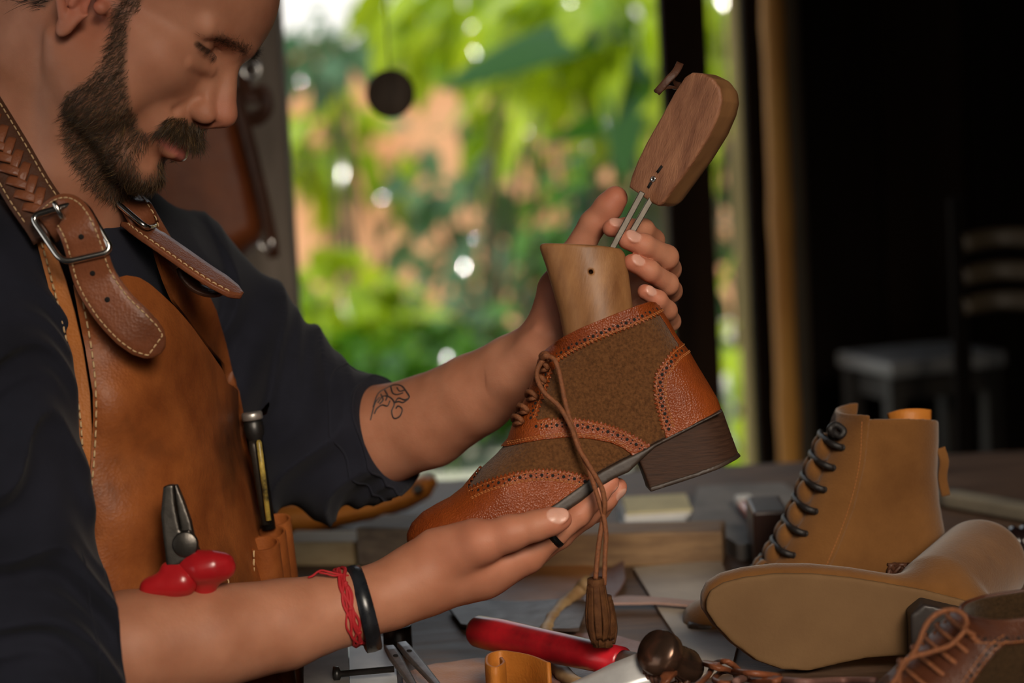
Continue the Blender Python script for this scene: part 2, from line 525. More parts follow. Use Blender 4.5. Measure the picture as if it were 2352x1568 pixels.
def nailpt(c, n, t, w, l): return (np.asarray(c, float), nrm(n), nrm(t), w, l)
NAILS = []
def finger(P, pts, k=.003): return chain(P, pts, k)

# --- left hand (upper, holding the last from behind), joints in photo pixels + distance
LH_thumb = [(U(1285, 700, 2.0), .016), (U(1318, 592, 1.982), .0128), (U(1362, 514, 1.972), .0108), (U(1397, 476, 1.968), .0112), (U(1413, 456, 1.966), .0102)]
LH_index = [(U(1462, 640, 2.0), .011), (U(1500, 552, 1.985), .0092), (U(1478, 527, 1.966), .0086), (U(1437, 524, 1.955), .0082), (U(1404, 524, 1.949), .0072)]
LH_middle = [(U(1455, 672, 2.0), .011), (U(1536, 618, 1.975), .0098), (U(1531, 590, 1.948), .0094), (U(1478, 563, 1.928), .0090), (U(1440, 551, 1.922), .0076)]
LH_ring = [(U(1462, 720, 2.0), .0105), (U(1540, 668, 1.972), .0092), (U(1533, 652, 1.948), .0088), (U(1492, 622, 1.928), .0083), (U(1451, 603, 1.922), .0070)]
LH_pinky = [(U(1470, 775, 2.0), .0100), (U(1541, 738, 1.965), .0076), (U(1533, 712, 1.944), .0074), (U(1512, 688, 1.931), .0070), (U(1481, 670, 1.926), .0062)]
def f_lhand(P):
    d = ell(P, U(1385, 712, 2.004), (.036, .014, .045), np.stack([CR, CF, CU], 1) @ roty(math.radians(22)))
    d = smin(d, rc(P, U(1275, 775, 2.0), U(1285, 668, 1.99), .020, .0185), .012)     # thenar
    d = smin(d, rc(P, U(1305, 800, 2.0), U(1440, 770, 2.0), .020, .015), .014)
    d = smin(d, chain(P, LH_thumb, .004), .010)
    for q in (((1150, 868, 2.012), (1235, 758, 1.978)), ((1175, 872, 2.008), (1262, 770, 1.975))): d = smin(d, rc(P, U(*q[0]), U(*q[1]), .0028, .0026), .007)
    d = smin(d, rc(P, U(1330, 610, 1.995), U(1440, 650, 2.0), .010, .010), .012)     # web
    fs = None
    for ch in (LH_index, LH_middle, LH_ring, LH_pinky):
        c = chain(P, ch, .0035); fs = c if fs is None else smin(fs, c, .0012)
    return smin(d, fs, .006)

# --- right hand (lower, palm up under the toe)
RH_thumb = [(U(1010, 1300, 1.885), .019), (U(1105, 1246, 1.868), .0165), (U(1172, 1224, 1.862), .0135), (U(1232, 1207, 1.860), .0112), (U(1268, 1197, 1.860), .0100), (U(1290, 1192, 1.860), .0080)]
RH_index = [(U(1215, 1272, 1.895), .0125), (U(1272, 1226, 1.893), .0103), (U(1330, 1180, 1.893), .0092), (U(1372, 1136, 1.895), .0085), (U(1401, 1106, 1.897), .0072)]
RH_middle = [(U(1205, 1280, 1.918), .0125), (U(1285, 1230, 1.918), .0100), (U(1343, 1185, 1.918), .0092), (U(1390, 1147, 1.918), .0085), (U(1419, 1118, 1.918), .0074)]
RH_ring = [(U(1190, 1284, 1.942), .0120), (U(1275, 1236, 1.942), .0095), (U(1330, 1195, 1.942), .0088), (U(1375, 1172, 1.942), .0080), (U(1400, 1148, 1.942), .0070)]
RH_pinky = [(U(1160, 1288, 1.965), .0112), (U(1230, 1252, 1.966), .0085), (U(1275, 1222, 1.966), .0078), (U(1310, 1195, 1.966), .0070), (U(1330, 1178, 1.966), .0062)]
def f_rhand(P):
    Rm = CAMR @ roty(math.radians(-21))
    d = ell(P, U(1115, 1298, 1.918), (.056, .046, .0195), Rm)
    d = smin(d, rc(P, U(960, 1330, 1.895), U(1100, 1305, 1.90), .026, .023), .016)
    d = smin(d, rc(P, U(1000, 1262, 1.886), U(1085, 1232, 1.874), .017, .0135), .012)      # thenar pad
    d = smin(d, rc(P, U(1110, 1316, 1.893), U(1205, 1278, 1.893), .0155, .0130), .010)
    d = smin(d, chain(P, RH_thumb, .005), .007)
    fs = None
    for ch in (RH_index, RH_middle, RH_ring, RH_pinky):
        c = chain(P, ch, .004); fs = c if fs is None else smin(fs, c, .0015)
    return smin(d, fs, .007)

def nail_from(ch, n, w=.0062, l=.0068, back=.006):
    (a, ra), (b, rb) = ch[-2], ch[-1]
    t = nrm(b - a); n = nrm(n - t * np.dot(n, t)); c = b - t * back * .35 + n * rb * .80
    NAILS.append(nailpt(c, n, t, w, l))
toC = -CF
nail_from(LH_index, toC + CU * .9, .0060, .0066)
nail_from(LH_middle, toC + CU * .75, .0066, .0070)
nail_from(LH_ring, toC + CU * .7, .0056, .0064)
nail_from(LH_pinky, toC + CU * .6, .0048, .0055)
nail_from(RH_thumb, toC * .9 + CU * .55 , .0076, .0092, back=.006)
nail_from(RH_index, -CU + CR * .35, .0055, .0062)
nail_from(RH_middle, -CU + toC * .55 + CR * .2, .0055, .0062)

def f_nails(P):
    d = np.full(len(P), 1.0, np.float32)
    for c, n, t, w, l in NAILS:
        b = np.cross(n, t); R = np.stack([b, t, n], 1)
        d = np.minimum(d, ell(P, c, (w, l, .0022), R))
    return d

GROUPS = []
def group(fn, pts, pad):
    pts = np.array(pts); GROUPS.append((fn, (pts.min(0) - pad).astype(np.float32), (pts.max(0) + pad).astype(np.float32)))
group(f_head, [H(90, 85, 140), H(-115, -95, 140), H(120, 0, -20), H(-115, 95, -40), H(90, 0, -115), H(0, -95, 40), H(0, 95, 40), H(0, 0, 135)], .02)
group(f_neck, [NECK, SHR, SHL, U(90, 860, 2.05) - .22, U(200, 1400, 2.05) - .25, U(200, 1400, 2.05) + .25, H(0, 0, 0)], .08)
group(lambda P: chain(P, R_ARM, .005), [a for a, r in R_ARM], .07)
group(lambda P: chain(P, L_ARM, .005), [a for a, r in L_ARM], .07)
group(f_lhand, [a for c in (LH_thumb, LH_index, LH_middle, LH_ring, LH_pinky) for a, r in c] + [U(1250, 800, 2.0)], .05)
group(f_rhand, [a for c in (RH_thumb, RH_index, RH_middle, RH_ring, RH_pinky) for a, r in c] + [U(960, 1340, 1.89)], .05)
GK = {0: .0, 1: .012, 2: .012, 3: .012, 4: .016, 5: .014}

def f_body(P, use=range(6)):
    d = np.full(len(P), .25, np.float32)
    for gi in use:
        fn, lo, hi = GROUPS[gi]
        m = np.all((P > lo) & (P < hi), axis=1)
        if m.any(): d[m] = smin(d[m], fn(P[m]).astype(np.float32), GK[gi])
    if 4 in use or 5 in use:
        m = np.abs(d) < .01
        if m.any(): d[m] = smin(d[m], f_nails(P[m]).astype(np.float32), .0006)
    return d

def trace(fn, px, py, d0=1.4, d1=2.6, off=0.0):
    """first point where the camera ray through px,py meets fn=off (used to lay stitches and straps on a surface)"""
    px = np.atleast_1d(np.asarray(px, float)); py = np.atleast_1d(np.asarray(py, float))
    o = np.stack([U(a, b, 1.0) for a, b in zip(px, py)]) - CAM
    t = np.full(len(px), d0)
    for _ in range(80):
        P = (CAM + o * t[:, None]).astype(np.float32)
        t = np.minimum(t + np.maximum((fn(P) - off), -.01) * .8, d1)
    return CAM + o * t[:, None]
def grad(fn, P, e=.002):
    P = np.asarray(P, np.float32); g = []
    for k in range(3):
        q = np.zeros(3, np.float32); q[k] = e; g.append(fn(P + q) - fn(P - q))
    return nrm(np.stack(g, 1))
# ------------------------------------------------------------------ skin
def skin_material():
    m = bpy.data.materials.new('skin'); m.use_nodes = True; nt = m.node_tree; N = nt.nodes; L = nt.links; b = N['Principled BSDF']
    tc = N.new('ShaderNodeTexCoord')
    nz = N.new('ShaderNodeTexNoise'); nz.inputs['Scale'].default_value = 28; nz.inputs['Detail'].default_value = 5; L.new(tc.outputs['Object'], nz.inputs['Vector'])
    base = ramp(N, L, nz.outputs['Fac'], [(.35, (.39, .158, .088)), (.65, (.49, .218, .130))])
    def mixin(prev, attr, col, amt=1.0):
        at = N.new('ShaderNodeAttribute'); at.attribute_name = attr
        mx = N.new('ShaderNodeMix'); mx.data_type = 'RGBA'
        ml = N.new('ShaderNodeMath'); ml.operation = 'MULTIPLY'; ml.inputs[1].default_value = amt; L.new(at.outputs['Fac'], ml.inputs[0])
        L.new(ml.outputs[0], mx.inputs['Factor']); L.new(prev, mx.inputs['A']); mx.inputs['B'].default_value = (*col, 1)
        return mx.outputs['Result'], at.outputs['Fac']
    c, _ = mixin(base, 'red', (.52, .15, .095), .75)
    c, fl = mixin(c, 'lip', (.45, .135, .11), .9)
    c, fn = mixin(c, 'nail', (.66, .38, .30), .8)
    c, _ = mixin(c, 'stubble', (.075, .045, .028), .85)
    L.new(c, b.inputs['Base Color'])
    mr = N.new('ShaderNodeMapRange'); mr.inputs['To Min'].default_value = .55; mr.inputs['To Max'].default_value = .3
    mm = N.new('ShaderNodeMath'); mm.operation = 'MAXIMUM'; L.new(fl, mm.inputs[0]); L.new(fn, mm.inputs[1])
    L.new(mm.outputs[0], mr.inputs['Value']); L.new(mr.outputs['Result'], b.inputs['Roughness'])
    b.inputs['Specular IOR Level'].default_value = .32
    b.inputs['Subsurface Weight'].default_value = .12; b.inputs['Subsurface Radius'].default_value = (1, .3, .15); b.inputs['Subsurface Scale'].default_value = .005
    n2 = N.new('ShaderNodeTexVoronoi'); n2.inputs['Scale'].default_value = 900; L.new(tc.outputs['Object'], n2.inputs['Vector'])
    n3 = N.new('ShaderNodeTexNoise'); n3.inputs['Scale'].default_value = 260; n3.inputs['Detail'].default_value = 5; L.new(tc.outputs['Object'], n3.inputs['Vector'])
    ad = N.new('ShaderNodeMath'); ad.operation = 'MULTIPLY_ADD'; ad.inputs[1].default_value = .35; L.new(n2.outputs['Distance'], ad.inputs[0]); L.new(n3.outputs['Fac'], ad.inputs[2])
    bp = N.new('ShaderNodeBump'); bp.inputs['Strength'].default_value = .28; bp.inputs['Distance'].default_value = .0007
    L.new(ad.outputs[0], bp.inputs['Height']); L.new(bp.outputs['Normal'], b.inputs['Normal'])
    return m
M_skin = skin_material()

BH = globals().get('BODY_H', .0011)
_lo = np.minimum.reduce([g[1] for g in GROUPS]); _hi = np.maximum.reduce([g[2] for g in GROUPS])
BV, BF = surface_nets(f_body, _lo, _hi, BH)
BV = relax(BV, BF, 1, .35)
BN = vnormals(BV, BF)

def sstep(a, b, x): t = np.clip((x - a) / (b - a), 0, 1); return t * t * (3 - 2 * t)
hq = to_head(BV.astype(np.float32)).astype(float); hf, hl, hz = hq.T; ha = np.abs(hl)
near_head = (np.abs(hf) < 140) & (ha < 110) & (hz > -160) & (hz < 140)
def poly_mask(f, z, poly, soft):
    return 1 - sstep(-soft, soft, sd_poly(np.stack([f, z], 1), poly))
BEARD = [(12, 62), (12, 20), (14, 2), (18, -10), (22, -19), (28, -38), (26, -55), (17, -71), (14, -84), (20, -100), (32, -114), (45, -122), (64, -128), (96, -124), (108, -98), (104, -84), (93, -84), (88, -76), (80, -72), (76, -66), (67, -64), (61, -54), (53, -42), (44, -29), (36, -15), (28, 0), (26, 20), (28, 62)]
MOUST = [(70, -60), (78, -48), (88, -39), (104, -38), (110, -48), (101, -52), (92, -53.5), (84, -57), (76, -62)]
bm_ = poly_mask(hf, hz, BEARD, 3) * near_head
patch = np.exp(-(((hf - 82) / 10) ** 2 + ((ha - 18) / 13) ** 2 + ((hz + 80) / 13) ** 2))
bm_ = np.clip(bm_ - 1.6 * patch, 0, 1)
mm_ = poly_mask(hf, hz, MOUST, 1.5) * near_head * (ha < 30)
soul = np.exp(-(((hf - 90) / 6) ** 2 + (ha / 6) ** 2 + ((hz + 76) / 4.5) ** 2)) * near_head
a3 = np.stack([hf, ha, hz], 1)
bd_ = np.minimum.reduce([rc(a3, (97, 9, 29), (91, 25, 28), 0, 0) - 1.0, rc(a3, (91, 25, 28), (83, 39, 26), 0, 0) - .4, rc(a3, (83, 39, 27), (75, 47, 23), 0, 0) + 1.8])
bw = np.exp(-(np.maximum(bd_, 0) / 3.2) ** 2) * near_head * (ha > 7)
lipd = np.minimum.reduce([rc(np.stack([hf, ha, hz], 1), p0, p1, 0, 0) for p0, p1 in (((97, 0, -55), (94, 7, -55)), ((94, 7, -55), (80, 25, -59)), ((95, 0, -65.5), (93, 8, -65.5)), ((93, 8, -65.5), (79, 24, -61)))])
lip = (1 - sstep(4.2, 6.2, lipd)) * near_head
red = np.zeros(len(BV))
for c, r, w in (((105, 0, -22), 14, .7), ((95, 12, -26), 10, .6), ((-10, -82, 0), 34, 1.0), ((-10, 82, 0), 34, 1.0), ((52, -46, -14), 20, .3)):
    red = np.maximum(red, w * np.exp(-(((hq - c) ** 2).sum(1)) / r ** 2) * near_head)
for ch in (LH_thumb, LH_index, LH_middle, LH_ring, LH_pinky, RH_thumb, RH_index, RH_middle):
    red = np.maximum(red, .8 * np.exp(-((BV - ch[-1][0]) ** 2).sum(1) / .016 ** 2))
for c, r, w in ((U(1290, 690, 1.98), .03, .6), (U(1130, 1230, 1.87), .05, .35), (U(1340, 1160, 1.893), .03, .35)):
    red = np.maximum(red, w * np.exp(-((BV - c) ** 2).sum(1) / r ** 2))
nail = np.zeros(len(BV))
for c, n, t, w, l in NAILS:
    q = BV - c; b = np.cross(n, t)
    e = np.sqrt((q @ b / (w * .95)) ** 2 + (q @ t / (l * .95)) ** 2)
    nail = np.maximum(nail, (1 - sstep(.88, 1.05, e)) * ((q @ n) > -.0015) * (np.abs(q @ n) < .006))
BODY = empty('person', (U(150, 1000, 2.0)[0], U(150, 1000, 2.0)[1], 0.0),
             'bearded man in a navy shirt and leather apron holding up the brogue boot', 'person')
_me = mesh_np('body', BV, BF)
set_attr(_me, 'lip', lip); set_attr(_me, 'red', red); set_attr(_me, 'nail', nail)
ap_d = np.minimum(rc(np.stack([hf, ha, hz], 1), (84.5, 23, 10.5), (81.5, 32, 12.5), 0, 0), rc(np.stack([hf, ha, hz], 1), (81.5, 32, 12.5), (74, 46, 13.5), 0, 0))
lashline = (1 - sstep(1.6, 3.4, ap_d)) * near_head
SCALP0 = [(-140, 60), (-140, -8), (-92, -40), (-40, -30), (-34, 0), (-30, 40), (-4, 46), (12, 22), (26, 24), (30, 48), (52, 74), (70, 92), (70, 150), (-140, 150)]
set_attr(_me, 'stubble', np.clip(poly_mask(hf, hz, SCALP0, 3) * near_head * (hz > -60) * .85 + bm_ * .75 + mm_ * .55 + soul * .5 + bw * .3 + lashline * .75, 0, 1))
body_o = link('body', _me, M_skin, BODY)
BVH = BVHTree.FromPolygons([tuple(v) for v in BV], [tuple(f) for f in BF])

# eyes
M_eye = mat('eye_white', (.62, .52, .46), .15, var=.1, vscale=200)
M_iris = mat('iris', (.05, .028, .015), .1)
for s in (-1, 1):
    c = H(67, s * 33, 17.5); look = nrm(HR @ nrm(np.array([.82, -.12, -.52])))
    mb = MB(); u = nrm(np.cross(look, [0, 0, 1])); 
    mb.lathe([(.0124 * math.sin(t), .0124 * math.cos(t)) for t in np.linspace(PI - .02, .5, 16)], c, look, 28, m=0)
    mb.lathe([(.0124 * math.sin(t), .0124 * math.cos(t) + .0004 * (1 - t / .5)) for t in np.linspace(.52, .02, 8)], c, look, 28, m=1)
    mb.build('eye', [M_eye, M_iris], BODY)

# ------------------------------------------------------------------ hair made of strands
def hair_material(name, dark, light, rough=.38):
    m = bpy.data.materials.new(name); m.use_nodes = True; N = m.node_tree.nodes; L = m.node_tree.links; b = N['Principled BSDF']
    at = N.new('ShaderNodeAttribute'); at.attribute_name = 'hv'
    L.new(ramp(N, L, at.outputs['Fac'], [(0, dark), (.8, tuple((a + b_) / 2.6 for a, b_ in zip(dark, light))), (1, light)]), b.inputs['Base Color'])
    b.inputs['Roughness'].default_value = rough; b.inputs['Specular IOR Level'].default_value = .6
    return m
M_beard = hair_material('beard_hair', (.018, .010, .005), (.28, .16, .06))
M_hair = hair_material('head_hair', (.010, .006, .004), (.05, .03, .018))

def strands(name, roots, nors, dirs, length, rad, matl, curl=.0015, lift=.35, seg=4, label=None):
    n = len(roots)
    L = length * rng.uniform(.6, 1.25, n)
    T = nrm(dirs - nors * np.sum(dirs * nors, 1, keepdims=True))
    T = nrm(T + rng.normal(0, .28, (n, 3)))
    pts = []
    off = rng.normal(0, 1, (n, 3)) * curl
    for k in range(seg + 1):
        t = k / seg
        lf = lift * (1 - .45 * t)
        p = roots + L[:, None] * (T * t * (1 - .15 * lf) + nors * (lf * t) ) + off * (t * t) + np.array([0, 0, -1.0]) * (L * .10 * t * t)[:, None]
        pts.append(p - nors * .0006 * (k == 0))
    pts = np.stack(pts, 1)                                      # n,seg+1,3
    side = nrm(np.cross(T, nors)); up = nrm(np.cross(side, T))
    rr = rad * np.array([1.0, .95, .8, .55, .12])[:seg + 1] if seg == 4 else rad * np.linspace(1, .15, seg + 1)
    V = np.stack([pts + rr[None, :, None] * (side[:, None] * math.cos(a) + up[:, None] * math.sin(a)) for a in (PI / 2, PI / 2 + 2.094, PI / 2 + 4.189)], 2)
    V = V.reshape(-1, 3); base = np.arange(n)[:, None, None] * (seg + 1) * 3
    F = []
    for k in range(seg):
        for j in range(3):
            F.append(np.array([k * 3 + j, k * 3 + (j + 1) % 3, (k + 1) * 3 + (j + 1) % 3, (k + 1) * 3 + j]))
    F = (base + np.array(F)[None]).reshape(-1, 4)
    me = mesh_np(name, V, F)
    set_attr(me, 'hv', np.repeat(rng.random(n) ** 1.6, (seg + 1) * 3))
    return link(name, me, matl, BODY, label=label)

def scatter(w, n):
    """n random surface points weighted by vertex weight w"""
    fw = w[BF].mean(1)
    a = .5 * np.linalg.norm(np.cross(BV[BF[:, 2]] - BV[BF[:, 0]], BV[BF[:, 3]] - BV[BF[:, 1]]), axis=1) * fw
    f = rng.choice(len(BF), n, p=a / a.sum())
    u, v = rng.random((2, n)); q = BF[f]
    w4 = np.stack([(1 - u) * (1 - v), u * (1 - v), u * v, (1 - u) * v], 1)
    P = (BV[q] * w4[..., None]).sum(1); Nn = nrm((BN[q] * w4[..., None]).sum(1))
    return P, Nn
def hdir(v): return HR @ nrm(np.asarray(v, float))
def head_dirs(P, fn):
    q = to_head(P.astype(np.float32)).astype(float); return nrm(np.array([HR @ nrm(fn(*c)) for c in q]))
SCALP = [(-140, 60), (-140, -8), (-92, -40), (-40, -30), (-34, 0), (-30, 40), (-4, 46), (12, 22), (26, 24), (30, 48), (52, 74), (70, 92), (70, 150), (-140, 150)]
HS = globals().get('HAIR_SCALE', 1.0)
P, Nn = scatter(np.clip(bm_ * 1.0 + soul * .5, 0, 1), int(15000 * HS))
D = head_dirs(P, lambda f, l, z: (-.35 if f < 70 else .25, .25 * np.sign(l) if f < 70 else 0, -1))
strands('beard', P, Nn, D, .0068, .00015, M_beard, lift=.42)
P, Nn = scatter(mm_, int(2600 * HS))
D = head_dirs(P, lambda f, l, z: (.45 - .012 * abs(l), .018 * l * 1.6, -1))
strands('moustache', P, Nn, D, .0105, .00017, M_beard, lift=.35)
P, Nn = scatter(bw, int(1100 * HS))
D = head_dirs(P, lambda f, l, z: (-.3 - .01 * abs(l), .9 * np.sign(l), .35))
strands('eyebrow', P, Nn, D, .0060, .00010, M_hair, lift=.25)
SCALP = [(-140, 60), (-140, -8), (-92, -40), (-40, -30), (-34, 0), (-30, 40), (-4, 46), (12, 22), (26, 24), (30, 48), (52, 74), (70, 92), (70, 150), (-140, 150)]
sw = poly_mask(hf, hz, SCALP, 3) * near_head * (hz > -60)
P, Nn = scatter(sw, int(14000 * HS))
D = head_dirs(P, lambda f, l, z: (-.8, .1 * np.sign(l), -.5 if z < 60 else .1))
strands('hair', P, Nn, D, .016, .00022, M_hair, lift=.3)
# lashes
for s in (-1, 1):
    n = 55; t = np.linspace(0, 1, n)
    A = np.array([(84.5, 24, 13.0), (82.0, 33, 14.8), (74.5, 46, 15.2)]); Q = smooth_path(A, n) * [1, s, 1]
    R_ = np.array([H(*q) for q in Q]); nn = np.array([hdir((.7, s * .3 * k, -.2)) for k in t])
    strands('eyelash', R_, nn, np.array([hdir((.75, s * (.1 + .7 * k), -.62)) for k in t]), .0070, .00012, M_hair, curl=.0004, lift=.5)
# ------------------------------------------------------------------ shirt
SL_R = [(U(-75, 650, 1.885), .070), (U(-45, 900, 1.855), .068), (U(-5, 1200, 1.825), .0655), (U(20, 1475, 1.805), .062), (U(130, 1492, 1.808), .052), (U(262, 1488, 1.812), .0445)]
SL_L = [(U(385, 665, 2.2), .0635), (U(470, 745, 2.19), .061), (U(570, 855, 2.175), .0605), (U(735, 1003, 2.135), .0565), (U(885, 995, 2.105), .0475)]
CUFF_R = (U(255, 1484, 1.813), nrm(U(480, 1464, 1.835) - U(262, 1488, 1.812) + CU * .002))
CUFF_L = (U(893, 994, 2.104), nrm(U(1000, 958, 2.08) - U(885, 998, 2.105) + CR * .004))

def folds(P, dirn, lam, warp, amp):
    """soft wrinkles running across dirn"""
    a = P @ np.asarray(dirn, np.float32) / lam
    b = P @ np.asarray(warp, np.float32)
    w = np.sin(b * 38) * 1.1 + np.sin(b * 21 + 1.3 + P[:, 2] * 30) * .8
    r = 1 - np.abs(np.sin(PI * a + w))
    r2 = 1 - np.abs(np.sin(PI * a * 2.3 + w * 1.7 + 1.0))
    return amp * (r * (.6 + .4 * np.sin(b * 17 + a)) + .32 * r2 * (.5 + .5 * np.sin(b * 29 - a * 2)))

def f_shirt_base(P):
    d = ell(P, U(105, 880, 2.06), (.155, .098, .26), TR)
    d = smin(d, ell(P, U(200, 1420, 2.06), (.15, .115, .34), TR), .06)
    d = smin(d, rc(P, SHR + TL * .03 - CU * .01, SHL - TL * .03 - CU * .005, .066, .066), .05)
    d = smin(d, rc(P, U(30, 600, 2.0), U(180, 640, 1.99), .07, .06), .04)
    return d
def f_collar(P):
    c = U(45, 505, 2.005); ax = nrm(np.array([.30, -.05, 1.0])); R = .073
    q = P - c.astype(np.float32); h = q @ ax.astype(np.float32); r = np.linalg.norm(q - h[:, None] * ax.astype(np.float32), axis=1)
    return np.sqrt((r - R) ** 2 + (np.maximum(np.abs(h) - .012, 0)) ** 2) - .0055
def f_shirt(P):
    d = f_shirt_base(P)
    d = smin(d, f_collar(P), .012)
    d = d - folds(P, nrm(CR * .8 + CU * .6), .055, CR * .3 + CU, .0035) * (d < .03)
    a = chain(P, SL_R, .03)
    m = a < .03
    a = a - np.where(m, folds(P, nrm(CU * .93 + CR * .35), .058, CR - CU * .2 + CF, .019), 0)
    a = smax(a, ((P - CUFF_R[0].astype(np.float32)) @ CUFF_R[1].astype(np.float32)), .003)
    d = smin(d, a, .012)
    b = chain(P, SL_L, .03)
    m = b < .03
    b = b - np.where(m, folds(P, nrm(CR * .85 - CU * .25 + CF * .2), .052, CU * .9 + CR * .35, .018), 0)
    b = smax(b, ((P - CUFF_L[0].astype(np.float32)) @ CUFF_L[1].astype(np.float32)), .003)
    d = smin(d, b, .014)
    return d
def cloth_material(name, col, bumpsc=900):
    return mat(name, col, .9, var=.25, vscale=14, bump=.35, bscale=bumpsc, sheen=.06, spec=.15, bdist=.0008)
M_shirt = cloth_material('navy_cotton', (.015, .016, .025))
lo = np.min([U(-330, 400, 1.75), U(950, 1700, 2.3), U(-330, 400, 2.35), U(0, 1900, 1.7), U(0, 1900, 2.4)], 0) - .05
hi = np.max([U(-330, 380, 1.75), U(980, 1700, 2.3), U(330, 380, 2.35)], 0) + .09
SV, SF = surface_nets(f_shirt, lo, hi, globals().get('SHIRT_H', .0028), lip=1.35)
SV = relax(SV, SF, 1, .4)
shirt = link('shirt', mesh_np('shirt', SV, SF), M_shirt, BODY)
# cuff hems
for (c, n), r in ((CUFF_R, .0462), (CUFF_L, .0490)):
    mb = MB(); u = nrm(np.cross(n, [0, 0, 1])); v = np.cross(n, u)
    for off in (-.001, -.019):
        ring = np.array([c + n * off + (u * math.cos(t) + v * math.sin(t)) * r * 1.1 for t in np.linspace(0, 2 * PI, 60, endpoint=False)])
        # pull the ring on to the sleeve
        for _ in range(12):
            d = f_shirt(ring.astype(np.float32)); g = nrm(c + n * off - ring); ring = ring + g * np.clip(d, -.004, .004)[:, None] * .7
        mb.tube(ring, .0011, 6, closed=True)
    mb.build('cuff_hem', M_shirt, shirt)

# trousers, standing behind the end of the bench
def f_trousers(P):
    d = ell(P, U(215, 1700, 2.06), (.165, .125, .16), TR)
    hip = np.array([U(215, 1760, 2.06)[0], U(215, 1760, 2.06)[1], .80])
    for s in (-1, 1):
        h_ = hip + TL * s * .085
        d = smin(d, chain(P, [(h_, .095), (h_ + [.02, 0, -.36], .072), (h_ + [-.01, 0, -.72], .06)], .03), .03)
        f_ = h_ + [-.01, 0, -.74]
        d = smin(d, rc(P, np.array([f_[0] - .05, f_[1], .045]), np.array([f_[0] + .14, f_[1], .035]), .045, .034), .02)
    return d
hip = U(215, 1760, 2.06)
TV, TFc = surface_nets(f_trousers, (hip[0] - .3, hip[1] - .35, 0), (hip[0] + .35, hip[1] + .35, 1.12), .008)
link('trousers', mesh_np('trousers', relax(TV, TFc, 2), TFc), cloth_material('trouser_cotton', (.02, .022, .028)), BODY)

# ------------------------------------------------------------------ apron
def leather(name, c1, c2, stain=(.02, .008, .003), rough=.46, grain=420, bump=.35, stain_amt=.6, sscale=6.0, coat=.04):
    if name in MATS: return MATS[name]
    m = bpy.data.materials.new(name); m.use_nodes = True; nt = m.node_tree; N = nt.nodes; L = nt.links; b = N['Principled BSDF']; MATS[name] = m
    tc = N.new('ShaderNodeTexCoord')
    def noise(s, det=4, rough_=.6):
        z = N.new('ShaderNodeTexNoise'); z.inputs['Scale'].default_value = s; z.inputs['Detail'].default_value = det; z.inputs['Roughness'].default_value = rough_
        L.new(tc.outputs['Object'], z.inputs['Vector']); return z.outputs['Fac']
    base = ramp(N, L, noise(22, 6, .7), [(.30, c1), (.70, c2)])
    st = ramp(N, L, noise(sscale, 5, .55), [(.50, (0, 0, 0)), (.72, (1, 1, 1))])
    mx = N.new('ShaderNodeMix'); mx.data_type = 'RGBA'
    ml = N.new('ShaderNodeMath'); ml.operation = 'MULTIPLY'; ml.inputs[1].default_value = stain_amt
    L.new(st, ml.inputs[0]); L.new(ml.outputs[0], mx.inputs['Factor']); L.new(base, mx.inputs['A']); mx.inputs['B'].default_value = (*stain, 1)
    L.new(mx.outputs['Result'], b.inputs['Base Color'])
    mr = N.new('ShaderNodeMapRange'); mr.inputs['To Min'].default_value = rough - .1; mr.inputs['To Max'].default_value = rough + .15
    L.new(noise(60), mr.inputs['Value']); L.new(mr.outputs['Result'], b.inputs['Roughness'])
    b.inputs['Coat Weight'].default_value = coat; b.inputs['Coat Roughness'].default_value = .35; b.inputs['Specular IOR Level'].default_value = .3
    v = N.new('ShaderNodeTexVoronoi'); v.inputs['Scale'].default_value = grain; L.new(tc.outputs['Object'], v.inputs['Vector'])
    ad = N.new('ShaderNodeMath'); ad.operation = 'MULTIPLY_ADD'; ad.inputs[1].default_value = .6
    L.new(noise(140, 6), ad.inputs[0]); L.new(v.outputs['Distance'], ad.inputs[2])
    bp = N.new('ShaderNodeBump'); bp.inputs['Strength'].default_value = bump; bp.inputs['Distance'].default_value = .0007
    L.new(ad.outputs[0], bp.inputs['Height']); L.new(bp.outputs['Normal'], b.inputs['Normal'])
    return m
M_apron = leather('apron_leather', (.20, .052, .012), (.38, .115, .028), stain=(.030, .011, .005), stain_amt=.9, sscale=9)
M_apron_in = leather('apron_inside', (.42, .135, .025), (.52, .18, .04), stain_amt=.2)
M_strap = leather('strap_leather', (.15, .045, .019), (.26, .086, .037), stain_amt=.35, sscale=14, rough=.38)
M_strap_dk = leather('dark_strap_leather', (.055, .022, .012), (.10, .04, .022), stain_amt=.3, sscale=14)
M_thread = mat('waxed_thread', (.62, .42, .22), .7)
M_steel = mat('polished_steel', (.62, .60, .57), .22, metal=1, var=.1, vscale=80)
M_dark_hole = mat('punched_hole', (.006, .004, .003), .9)

